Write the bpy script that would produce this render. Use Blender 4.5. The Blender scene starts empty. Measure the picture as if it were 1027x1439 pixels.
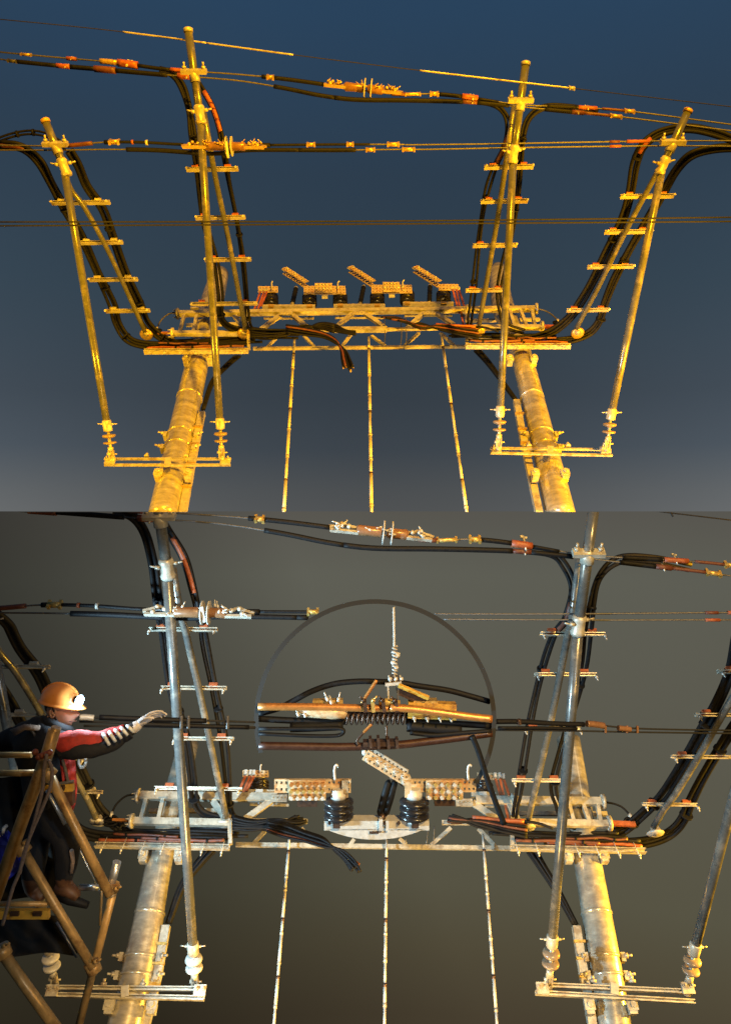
import bpy, bmesh, math, random
from mathutils import Vector, Matrix
random.seed(7)
R = math.radians
SC = bpy.context.scene
COL = SC.collection

# ------------------------------------------------------------------ camera
F = 1040.0                      # focal length in photo pixels (photo 1027 x 1439)
CX, CY = 513.5, 719.5
TH = R(44.8)                    # camera pitch
CAM = Vector((0, 0, 1.6))
RT = Vector((1, 0, 0))
UP = Vector((0, -math.sin(TH), math.cos(TH)))
FW = Vector((0, math.cos(TH), math.sin(TH)))
cd = bpy.data.cameras.new('camera')
cam = bpy.data.objects.new('camera', cd); COL.objects.link(cam)
cam.location = CAM
cam.rotation_euler = (math.pi / 2 + TH, 0, 0)
cd.sensor_fit = 'VERTICAL'; cd.sensor_height = 36; cd.lens = 36 * F / 1439
cd.clip_end = 3000; cd.clip_start = 0.05
SC.camera = cam

def W(px, py, d):
    return CAM + RT * ((px - CX) / F * d) + UP * ((CY - py) / F * d) + FW * d

# ------------------------------------------------------------------ night sky (two moods, meeting in one straight line)
w = bpy.data.worlds.new('World'); SC.world = w; w.use_nodes = True
nt = w.node_tree; nt.nodes.clear()
def N(t, **k):
    n = nt.nodes.new(t)
    for a, b in k.items(): setattr(n, a, b)
    return n
def L(a, b): nt.links.new(a, b)
tc = N('ShaderNodeTexCoord')
def dot(v):
    n = N('ShaderNodeVectorMath', operation='DOT_PRODUCT'); L(tc.outputs['Generated'], n.inputs[0]); n.inputs[1].default_value = v
    return n.outputs['Value']
du = dot(UP)
def ramp(src, stops, lo, hi):
    m = N('ShaderNodeMapRange'); m.inputs['From Min'].default_value = lo; m.inputs['From Max'].default_value = hi
    L(src, m.inputs['Value'])
    r = N('ShaderNodeValToRGB'); L(m.outputs[0], r.inputs[0])
    e = r.color_ramp.elements
    for i, (p, c) in enumerate(stops):
        x = e[i] if i < 2 else e.new(p)
        x.position = p; x.color = (*[((v / 255) ** 2.2) for v in c], 1)
    return r.outputs[0]
upc = ramp(du, [(0, (81, 83, 84)), (1, (46, 69, 93)), (.05, (77, 80, 82)), (.15, (63, 70, 77)), (.27, (57, 65, 73)), (.5, (52, 65, 76)), (.74, (49, 64, 79))], 0, .56)
loc_ = ramp(du, [(0, (74, 66, 52)), (1, (88, 86, 80)), (.1, (82, 76, 60)), (.2, (87, 84, 69)), (.5, (91, 89, 78)), (.85, (94, 94, 85))], -.56, 0)
# the lower sky fades darker to the left
mr = N('ShaderNodeMapRange'); mr.inputs['From Min'].default_value = -.50; mr.inputs['From Max'].default_value = -.12
mr.inputs['To Min'].default_value = .33; mr.inputs['To Max'].default_value = 1.0; mr.clamp = True
L(dot(RT + UP * .45), mr.inputs['Value'])
mul = N('ShaderNodeVectorMath', operation='SCALE'); L(loc_, mul.inputs[0]); L(mr.outputs[0], mul.inputs['Scale'])
def mth(op, a, b):
    n = N('ShaderNodeMath', operation=op)
    for k, v in ((0, a), (1, b)):
        if isinstance(v, (int, float)): n.inputs[k].default_value = v
        else: L(v, n.inputs[k])
    return n.outputs[0]
dxv = dot(RT)
edge = mth('MULTIPLY', mth('MULTIPLY', mth('MULTIPLY', dxv, dxv), 3.4), mth('MAXIMUM', mth('SUBTRACT', 1.0, mth('MULTIPLY', du, 2.2)), 0.0))
ups = N('ShaderNodeVectorMath', operation='SCALE'); L(upc, ups.inputs[0]); L(mth('ADD', edge, 1.0), ups.inputs['Scale'])
upc = ups.outputs[0]
gt = N('ShaderNodeMath', operation='GREATER_THAN'); L(du, gt.inputs[0]); gt.inputs[1].default_value = 0.0008
mix = N('ShaderNodeMix', data_type='RGBA'); L(gt.outputs[0], mix.inputs[0]); L(mul.outputs[0], mix.inputs[6]); L(upc, mix.inputs[7])
nz = N('ShaderNodeTexNoise'); nz.inputs['Scale'].default_value = 2.2; nz.inputs['Detail'].default_value = 5; L(tc.outputs['Generated'], nz.inputs[0])
nm = N('ShaderNodeMapRange'); nm.inputs['To Min'].default_value = .92; nm.inputs['To Max'].default_value = 1.08; L(nz.outputs[0], nm.inputs[0])
ms = N('ShaderNodeVectorMath', operation='SCALE'); L(mix.outputs[2], ms.inputs[0]); L(nm.outputs[0], ms.inputs['Scale'])
bg = N('ShaderNodeBackground'); L(ms.outputs[0], bg.inputs[0]); bg.inputs[1].default_value = 1.0
wo = N('ShaderNodeOutputWorld'); L(bg.outputs[0], wo.inputs[0])

# ------------------------------------------------------------------ lamps (night: sodium street lamps below, work lights, headlamp)
def spot(name, loc, tgt, energy, col, size=.25, cone=70, blend=.6):
    l = bpy.data.lights.new(name, 'SPOT'); l.energy = energy; l.color = col; l.shadow_soft_size = size
    l.spot_size = R(cone); l.spot_blend = blend
    o = bpy.data.objects.new(name, l); COL.objects.link(o); o.location = loc
    o.rotation_euler = (Vector(tgt) - Vector(loc)).to_track_quat('-Z', 'Y').to_euler()
    return o
sl = bpy.data.lights.new('night_fill', 'SUN'); sl.energy = .05; sl.angle = R(.5); sl.color = (1, .8, .55)  # no sun at night: faint warm fill added over the whole scene
so = bpy.data.objects.new('night_fill', sl); COL.objects.link(so)
so.rotation_euler = Vector((-.5, .8, -.4)).to_track_quat('-Z', 'Y').to_euler()
SODIUM = (1, .45, .008)
spot('sodium_street_lamp', (7.6, 5.6, 6.0), (0.0, 7.6, 12.8), 12000, SODIUM, .18, 64, .2)
spot('sodium_street_lamp', (-7.2, 5.0, 6.2), (-.3, 7.6, 13.0), 2800, (1, .50, .015), .2, 62, .2)
spot('sodium_street_lamp', (5.0, -18.0, 2.5), (-.1, 7.3, 13.6), 74000, (1, .465, .008), .4, 27, .25)
spot('amber_floodlight', (5.5, 1.5, 0.5), (0.0, 8.5, 4.6), 800, (1, .60, .17), .2, 66, .4)
spot('amber_floodlight', (6.0, -14.0, 2.5), (.3, 10.5, 5.4), 23000, (1, .60, .17), .4, 22, .3)
spot('amber_floodlight', (7.5, 8.8, 4.6), (1.5, 10.6, 4.8), 2600, (1, .52, .03), .12, 64, .3)
spot('amber_floodlight', (7.5, 9.8, 4.6), (-3.1, 10.6, 4.6), 5200, (1, .52, .03), .12, 32, .3)
spot('amber_floodlight', (.3, 9.3, .5), (-.2, 10.7, 5.3), 2000, (1, .60, .16), .2, 84, .4)
spot('cool_work_light', (-4.6, 5.2, 3.0), (-1.2, 7.4, 4.7), 3800, (.48, .78, 1), .15, 78, .4)
spot('cool_work_light', (2.4, -.6, .8), (-.6, 8.2, 4.6), 600, (.75, .88, 1), .2, 48, .5)
SC.view_settings.view_transform = 'Standard'; SC.view_settings.look = 'None'
SC.view_settings.exposure = 0; SC.view_settings.gamma = 1

# ------------------------------------------------------------------ materials
def mat(name, col, rough=.5, metal=0.0, var=.25, scale=8, bump=.1, col2=None, emit=None, streak=1.0, rvar=.15, dirt=None):
    m = bpy.data.materials.new(name); m.use_nodes = True
    t = m.node_tree; b = t.nodes['Principled BSDF']
    tx = t.nodes.new('ShaderNodeTexCoord'); mp = t.nodes.new('ShaderNodeMapping'); mp.inputs['Scale'].default_value = (1, 1, streak)
    t.links.new(tx.outputs['Object'], mp.inputs[0])
    n = t.nodes.new('ShaderNodeTexNoise'); n.inputs['Scale'].default_value = scale; n.inputs['Detail'].default_value = 6; n.inputs['Roughness'].default_value = .65
    t.links.new(mp.outputs[0], n.inputs[0])
    cr = t.nodes.new('ShaderNodeValToRGB'); e = cr.color_ramp.elements
    e[0].position = .3; e[1].position = .7
    c2 = col2 or tuple(c * (1 - var) for c in col)
    e[0].color = (*c2, 1); e[1].color = (*[min(1, c * (1 + var * .5)) for c in col], 1)
    t.links.new(n.outputs[0], cr.inputs[0])
    out = cr.outputs[0]
    if dirt:
        n2 = t.nodes.new('ShaderNodeTexNoise'); n2.inputs['Scale'].default_value = scale * .35; n2.inputs['Detail'].default_value = 8; n2.inputs['Roughness'].default_value = .75
        t.links.new(tx.outputs['Object'], n2.inputs[0])
        r2 = t.nodes.new('ShaderNodeValToRGB'); r2.color_ramp.elements[0].position = .52; r2.color_ramp.elements[1].position = .62
        t.links.new(n2.outputs[0], r2.inputs[0])
        mx = t.nodes.new('ShaderNodeMix'); mx.data_type = 'RGBA'
        t.links.new(r2.outputs[0], mx.inputs[0]); t.links.new(out, mx.inputs[6]); mx.inputs[7].default_value = (*dirt, 1)
        out = mx.outputs[2]
    t.links.new(out, b.inputs['Base Color'])
    rr = t.nodes.new('ShaderNodeMapRange'); rr.inputs['To Min'].default_value = max(.05, rough - rvar); rr.inputs['To Max'].default_value = min(1, rough + rvar)
    t.links.new(n.outputs[0], rr.inputs[0]); t.links.new(rr.outputs[0], b.inputs['Roughness'])
    b.inputs['Metallic'].default_value = metal
    if bump:
        bp = t.nodes.new('ShaderNodeBump'); bp.inputs['Strength'].default_value = bump; bp.inputs['Distance'].default_value = .01
        t.links.new(n.outputs[0], bp.inputs['Height']); t.links.new(bp.outputs[0], b.inputs['Normal'])
    if emit:
        b.inputs['Emission Color'].default_value = (*emit[0], 1); b.inputs['Emission Strength'].default_value = emit[1]
    return m
GALV = mat('galvanised_steel', (.52, .485, .39), .4, .25, .3, 14, .15, dirt=(.30, .24, .17))
POLE = mat('steel_pole_skin', (.55, .505, .40), .24, .5, .5, 5, .08, streak=2.5, rvar=.1, dirt=(.36, .31, .25))
ROD = mat('grey_glassfibre_rod', (.15, .15, .14), .28, .4, .2, 9, .05, dirt=(.3, .27, .22))
BLACK = mat('black_rubber', (.008, .008, .009), .6, 0, .4, 20, .1)
WIRE = mat('twisted_steel_wire', (.13, .125, .12), .5, .4, .4, 40, .2)
DWIRE = mat('dark_overhead_wire', (.013, .013, .013), .85, 0, .4, 40, .2)
SHRINK = mat('orange_red_sleeve', (.33, .085, .03), .5, 0, .35, 20, .1)
DSHRINK = mat('dull_brown_red_sleeve', (.13, .04, .022), .55, 0, .35, 20, .1)
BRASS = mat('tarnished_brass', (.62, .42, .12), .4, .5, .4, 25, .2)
COPPER = mat('copper_tube', (.58, .24, .06), .35, .5, .3, 18, .1)
SPRING = mat('dark_coiled_steel', (.10, .06, .04), .45, .6, .4, 30, .2)
PORC = mat('black_silicone_sheds', (.02, .018, .018), .25, 0, .3, 12, .03)
DISC = mat('brown_porcelain', (.22, .11, .05), .3, 0, .3, 12, .05)
BROWN = mat('grey_brown_porcelain', (.26, .19, .12), .3, 0, .3, 12, .05)
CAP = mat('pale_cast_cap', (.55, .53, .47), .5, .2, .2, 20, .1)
PLATE = mat('tinned_contact_plate', (.62, .48, .29), .4, .15, .4, 22, .2, dirt=(.48, .24, .09))
WHITE = mat('pale_insulated_sheath', (.5, .48, .43), .5, 0, .25, 25, .1, dirt=(.4, .34, .24))
RING = mat('dull_dark_hoop', (.017, .017, .016), .9, 0, .2, 20, .05)
YSTEEL = mat('rusty_yellow_scaffold_tube', (.50, .30, .10), .4, .25, .4, 16, .2, dirt=(.24, .12, .04), streak=.6)
ALU = mat('bare_aluminium', (.55, .56, .55), .35, .8, .2, 20, .1)
CLOTH = mat('black_work_cloth', (.007, .007, .009), .85, 0, .5, 30, .4)
SHEETING = mat('black_sheeting', (.003, .003, .003), .95, 0, .5, 8, .4)
RED = mat('red_vest_cloth', (.38, .025, .014), .75, 0, .45, 24, .4)
SKIN = mat('weathered_skin', (.48, .26, .18), .5, 0, .2, 30, .1)
HELM = mat('orange_yellow_helmet', (.72, .27, .06), .3, 0, .1, 10, .02)
REFL = mat('reflective_tape', (.62, .64, .64), .45, 0, .4, 40, .3)
GLOVE = mat('pale_work_glove', (.5, .46, .43), .7, 0, .35, 40, .4)
LAMP = mat('headlamp_lens', (.8, .9, 1), .3, 0, 0, 5, 0, emit=((.45, .75, 1), 60))
BOOT = mat('brown_work_boot', (.10, .045, .02), .55, 0, .5, 25, .3)
ROPE = mat('grey_brown_rope', (.28, .20, .15), .8, 0, .4, 60, .5)
BLUE = mat('blue_crinkled_plastic', (.02, .03, .35), .3, 0, .9, 9, .6)
YPLATE = mat('yellow_painted_plate', (.62, .36, .05), .45, .1, .3, 20, .1, dirt=(.25, .12, .03))
BLACK.node_tree.nodes['Principled BSDF'].inputs['Specular IOR Level'].default_value = .18
GROUND = mat('dark_ballast_ground', (.07, .065, .06), .9, 0, .5, 3, .5)

# ------------------------------------------------------------------ mesh helpers
CLIP = 0      # +1: keep only what is above the line of sight that splits the picture, -1: only what is below
class M:
    def __init__(s): s.v = []; s.f = []; s.sm = []
    def add(s, vs, fs, smooth=False):
        o = len(s.v); s.v += [Vector(v) for v in vs]
        s.f += [tuple(i + o for i in f) for f in fs]
        s.sm += ([smooth] * len(fs)) if isinstance(smooth, bool) else list(smooth)
        return s
    def tube(s, pts, r, n=8, cap=True):
        pts = [Vector(p) for p in pts]; k = len(pts)
        if k < 2: return s
        rs = r if isinstance(r, (list, tuple)) else [r] * k
        t = (pts[1] - pts[0]).normalized()
        a = t.orthogonal().normalized(); vs = []
        for i, p in enumerate(pts):
            if i == 0: tt = t
            elif i == k - 1: tt = (pts[i] - pts[i - 1]).normalized()
            else: tt = ((pts[i + 1] - pts[i]).normalized() + (pts[i] - pts[i - 1]).normalized()).normalized()
            a = (a - tt * a.dot(tt))
            a = a.normalized() if a.length > 1e-6 else tt.orthogonal().normalized()
            b = tt.cross(a)
            for j in range(n):
                an = 2 * math.pi * j / n
                vs.append(p + (a * math.cos(an) + b * math.sin(an)) * rs[i])
        fs = []; sm = []
        for i in range(k - 1):
            for j in range(n):
                fs.append((i * n + j, i * n + (j + 1) % n, (i + 1) * n + (j + 1) % n, (i + 1) * n + j)); sm.append(True)
        if cap:
            fs.append(tuple(range(n - 1, -1, -1))); fs.append(tuple((k - 1) * n + j for j in range(n))); sm += [False, False]
        return s.add(vs, fs, sm)
    def bar(s, p, q, h, d, nrm=Vector((0, 1, 0)), shift=(0, 0)):
        p, q = Vector(p), Vector(q); t = (q - p).normalized()
        n = nrm - t * nrm.dot(t)
        n = n.normalized() if n.length > 1e-4 else t.orthogonal().normalized()
        u = t.cross(n); c = u * shift[0] + n * shift[1]
        vs = []
        for e in (p, q):
            for a, b in ((-1, -1), (1, -1), (1, 1), (-1, 1)):
                vs.append(e + c + u * (a * h / 2) + n * (b * d / 2))
        return s.add(vs, [(3, 2, 1, 0), (4, 5, 6, 7), (0, 1, 5, 4), (1, 2, 6, 5), (2, 3, 7, 6), (3, 0, 4, 7)])
    def chan(s, p, q, h, d, th, nrm=Vector((0, 1, 0))):
        """C-section channel: web and two flanges, the open side towards -nrm"""
        s.bar(p, q, h, th, nrm, (0, d / 2 - th / 2))
        s.bar(p, q, th, d - th, nrm, (h / 2 - th / 2, -th / 2))
        s.bar(p, q, th, d - th, nrm, (-h / 2 + th / 2, -th / 2))
        return s
    def lathe(s, p, q, prof, n=20):
        p, q = Vector(p), Vector(q); ax = q - p
        t = ax.normalized(); a = t.orthogonal().normalized(); b = t.cross(a); vs = []
        for (u, r) in prof:
            for j in range(n):
                an = 2 * math.pi * j / n
                vs.append(p + ax * u + (a * math.cos(an) + b * math.sin(an)) * r)
        fs = []; sm = []
        for i in range(len(prof) - 1):
            for j in range(n):
                fs.append((i * n + j, i * n + (j + 1) % n, (i + 1) * n + (j + 1) % n, (i + 1) * n + j)); sm.append(True)
        fs.append(tuple(range(n - 1, -1, -1))); fs.append(tuple((len(prof) - 1) * n + j for j in range(n))); sm += [False, False]
        return s.add(vs, fs, sm)
    def ball(s, c, r, sx=1, sy=1, sz=1, n=10):
        c = Vector(c); vs = [c + Vector((0, 0, r * sz))]; m = n // 2 + 1
        for i in range(1, m):
            ph = math.pi * i / m
            for j in range(n):
                an = 2 * math.pi * j / n
                vs.append(c + Vector((math.sin(ph) * math.cos(an) * r * sx, math.sin(ph) * math.sin(an) * r * sy, math.cos(ph) * r * sz)))
        vs.append(c - Vector((0, 0, r * sz)))
        fs = [(0, 1 + j, 1 + (j + 1) % n) for j in range(n)]
        for i in range(m - 2):
            for j in range(n):
                a = 1 + i * n
                fs.append((a + j, a + n + j, a + n + (j + 1) % n, a + (j + 1) % n))
        e = len(vs) - 1; a = 1 + (m - 2) * n
        fs += [(e, a + (j + 1) % n, a + j) for j in range(n)]
        return s.add(vs, fs, True)
    def bolt(s, c, ax, r, l):
        ax = Vector(ax).normalized(); c = Vector(c)
        s.lathe(c, c + ax * l * .45, [(0, r * 1.0), (1, r * 1.0)], 6)
        s.lathe(c + ax * l * .45, c + ax * l, [(0, r * .5), (1, r * .5)], 6)
        return s
    def holed(s, o, ux, uy, nx, ny, nrm, th, hole=.28):
        """flat plate with a grid of square-cut holes"""
        o, ux, uy, nrm = Vector(o), Vector(ux), Vector(uy), Vector(nrm).normalized() * th
        for i in range(nx):
            for j in range(ny):
                a = o + ux * (i / nx) + uy * (j / ny); dx, dy = ux / nx, uy / ny
                out = [a, a + dx, a + dx + dy, a + dy]
                c = a + dx * .5 + dy * .5
                inn = [c + dx * (hole * sx) + dy * (hole * sy) for sx, sy in ((-1, -1), (1, -1), (1, 1), (-1, 1))]
                vs = out + inn + [v + nrm for v in out + inn]
                fs = []
                for k in range(4):
                    k2 = (k + 1) % 4
                    fs += [(k, k2, 4 + k2, 4 + k), (8 + k2, 8 + k, 12 + k, 12 + k2), (4 + k, 4 + k2, 12 + k2, 12 + k)]
                s.add(vs, fs)
        oc = [o, o + ux, o + ux + uy, o + uy]; vs = oc + [v + nrm for v in oc]
        s.add(vs, [(k, k + 4, (k + 1) % 4 + 4, (k + 1) % 4) for k in range(4)])
        return s

def root_of(o):
    while o.parent: o = o.parent
    return o
def build(name, mb, mt, parent=None, label=None, smooth=None):
    if not mb.v: return None
    org = root_of(parent).location if parent else mb.v[0].copy()
    bm = bmesh.new(); bv = [bm.verts.new(v) for v in mb.v]
    for f, s in zip(mb.f, mb.sm):
        try:
            g = bm.faces.new([bv[i] for i in f]); g.smooth = s
        except ValueError: pass
    if CLIP:
        off = CAM + UP * 0.0
        dd = [(v - off).dot(UP) * CLIP for v in mb.v]
        if min(dd) < 0:
            r = bmesh.ops.bisect_plane(bm, geom=bm.verts[:] + bm.edges[:] + bm.faces[:], plane_co=off, plane_no=UP * CLIP, clear_inner=True)
            ed = [e for e in r['geom_cut'] if isinstance(e, bmesh.types.BMEdge)]
            if ed: bmesh.ops.edgeloop_fill(bm, edges=ed)
    if not bm.verts: bm.free(); return None
    bmesh.ops.recalc_face_normals(bm, faces=bm.faces[:])
    for v in bm.verts: v.co -= org
    me = bpy.data.meshes.new(name); bm.to_mesh(me); bm.free()
    for x in (mt if isinstance(mt, (list, tuple)) else [mt]): me.materials.append(x)
    o = bpy.data.objects.new(name, me); COL.objects.link(o)
    if parent: o.parent = parent
    else: o.location = org
    if label: o['label'] = label
    return o
def thing(name, label, cat, loc, group=None):
    o = bpy.data.objects.new(name, None); COL.objects.link(o); o.location = loc
    o.empty_display_size = .1
    o['label'] = label; o['category'] = cat
    if group: o['group'] = group
    return o
def tag(o, label, cat, group=None):
    if o is None: return o
    o['label'] = label; o['category'] = cat
    if group: o['group'] = group
    return o
def smooth(pts, k=6):
    """Catmull-Rom through tuples of any length"""
    if len(pts) < 3: k2 = k * 3; a, b = pts; return [tuple(a[j] + (b[j] - a[j]) * i / k2 for j in range(len(a))) for i in range(k2 + 1)]
    P = [tuple(2 * a - b for a, b in zip(pts[0], pts[1]))] + list(pts) + [tuple(2 * a - b for a, b in zip(pts[-1], pts[-2]))]
    out = []
    for i in range(1, len(P) - 2):
        p0, p1, p2, p3 = P[i - 1:i + 3]
        for s in range(k):
            t = s / k
            out.append(tuple(.5 * (2 * b + (c - a) * t + (2 * a - 5 * b + 4 * c - d) * t * t + (3 * b - a - 3 * c + d) * t ** 3) for a, b, c, d in zip(p0, p1, p2, p3)))
    out.append(tuple(pts[-1])); return out
def interp(tab, x):
    if x <= tab[0][0]: a, b = tab[0], tab[1]
    elif x >= tab[-1][0]: a, b = tab[-2], tab[-1]
    else:
        for i in range(len(tab) - 1):
            if tab[i][0] <= x <= tab[i + 1][0]: a, b = tab[i], tab[i + 1]; break
    return a[1] + (b[1] - a[1]) * (x - a[0]) / (b[0] - a[0])

# ------------------------------------------------------------------ ground (far below the view)
CLIP = 0
g = M().add([(-300, -200, 0), (300, -200, 0), (300, 500, 0), (-300, 500, 0)], [(0, 1, 2, 3)])
o = build('ground', g, GROUND); o['kind'] = 'structure'

# ------------------------------------------------------------------ the two gantries
RCX, RCY, RR = 527.0, 1012.0, 170.0
YT = [(-80, 490), (0, 595), (130, 757), (207, 862), (238, 884), (306, 966), (365, 1037), (427, 1107), (441, 1119), (468, 1154), (494, 1190), (520, 1224), (614, 1354), (645, 1389), (654, 1402), (700, 1462)]
TT = [(120, -4), (207, 9), (640, 17)]
class Panel:
    def __init__(s, which):
        s.up = which == 'upper'; s.w = which; s.s = 1.0 if s.up else 1.3
        s.H = 7.34 if s.up else 10.5
        s.D1, s.D2 = (13.0, 10.3) if s.up else (10.2, 8.0)
        s.R1, s.R2 = (10.5, 9.3) if s.up else (8.75, 7.3)
        s.WD = 9.9 if s.up else 7.75
    def px(s, x, y):
        if s.up: return x, y
        t = max(-4, min(17, interp(TT, max(120, min(640, y)))))
        k = max(0, min(1, (y - 240) / 410))
        return (1.313 - .036 * k) * x - 134 + 10 * k, interp(YT, y) + t * (x - 275) / 455
    def dp(s, py, o=0.0):
        ph = math.atan((CY - py) / F)
        return (s.H - o) / math.cos(TH + ph) * math.cos(ph)
    def d(s, lay, x, y):
        if isinstance(lay, (int, float)): return lay
        if lay == 'lad':
            k = max(0, min(1, (470 - y) / 270)); return s.D1 + (s.D2 - s.D1) * k
        if lay == 'rod':
            k = (620 - y) / 520; return s.R1 + (s.R2 - s.R1) * k
        if lay == 'wire': return s.WD
        if lay[0] == 'lad+':
            return s.d('lad', x, y) + lay[1]
        if lay[0] == 'rod+':
            return s.d('rod', x, y) + lay[1]
        return s.dp(s.px(x, y)[1], lay[1])
    def p(s, x, y, lay=('pl', 0)):
        X, Y = s.px(x, y); return W(X, Y, s.d(lay, x, y))
    def m(s, r, x, y, lay=('pl', 0)):
        return r * s.s * s.d(lay, x, y) / F
    def inside(s, x, y):
        if s.up: return False
        X, Y = s.px(x, y); return (X - RCX) ** 2 + (Y - RCY) ** 2 < RR ** 2
    def runs(s, pts, lay):
        """2-D polyline (upper-picture pixels) -> lists of 3-D points, leaving out what the round inset replaces"""
        out = []; cur = []
        for q in pts:
            if s.inside(q[0], q[1]):
                if len(cur) > 1: out.append(cur)
                cur = []
            else: cur.append(s.p(q[0], q[1], lay))
        if len(cur) > 1: out.append(cur)
        return out
    def tube(s, mb, pts, r, lay, n=8, sm=True, k=6):
        ps = smooth(pts, k) if sm else smooth2(pts, 14)
        x, y = pts[len(pts) // 2][:2]; rm = s.m(r, x, y, lay)
        for run in s.runs(ps, lay): mb.tube(run, rm, n)
        return mb
    def bar(s, mb, a, b, h, lay, dd=None, ch=False, nrm=Vector((0, 1, 0))):
        ps = smooth2([a, b], 40); mid = ((a[0] + b[0]) / 2, (a[1] + b[1]) / 2)
        k = s.m(1, mid[0], mid[1], lay)
        for run in s.runs(ps, lay):
            if ch: mb.chan(run[0], run[-1], h * k, (dd or h) * k, h * k * .16, nrm)
            else: mb.bar(run[0], run[-1], h * k, (dd or h) * k, nrm)
        return mb
def smooth2(pts, k):
    out = []
    for a, b in zip(pts, pts[1:]):
        for i in range(k): out.append(tuple(u + (v - u) * i / k for u, v in zip(a, b)))
    out.append(tuple(pts[-1])); return out
def yat(poly, x):
    for a, b in zip(poly, poly[1:]):
        if a[0] <= x <= b[0]: return a[1] + (b[1] - a[1]) * (x - a[0]) / max(1e-6, b[0] - a[0])
    return poly[-1][1] if x > poly[-1][0] else poly[0][1]

def off(pts, d):
    """shift a 2-D polyline sideways by d pixels"""
    out = []
    for i, p in enumerate(pts):
        a = pts[max(0, i - 1)]; b = pts[min(len(pts) - 1, i + 1)]
        tx, ty = b[0] - a[0], b[1] - a[1]; l = math.hypot(tx, ty) or 1
        out.append((p[0] - ty / l * d, p[1] + tx / l * d))
    return out

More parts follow.
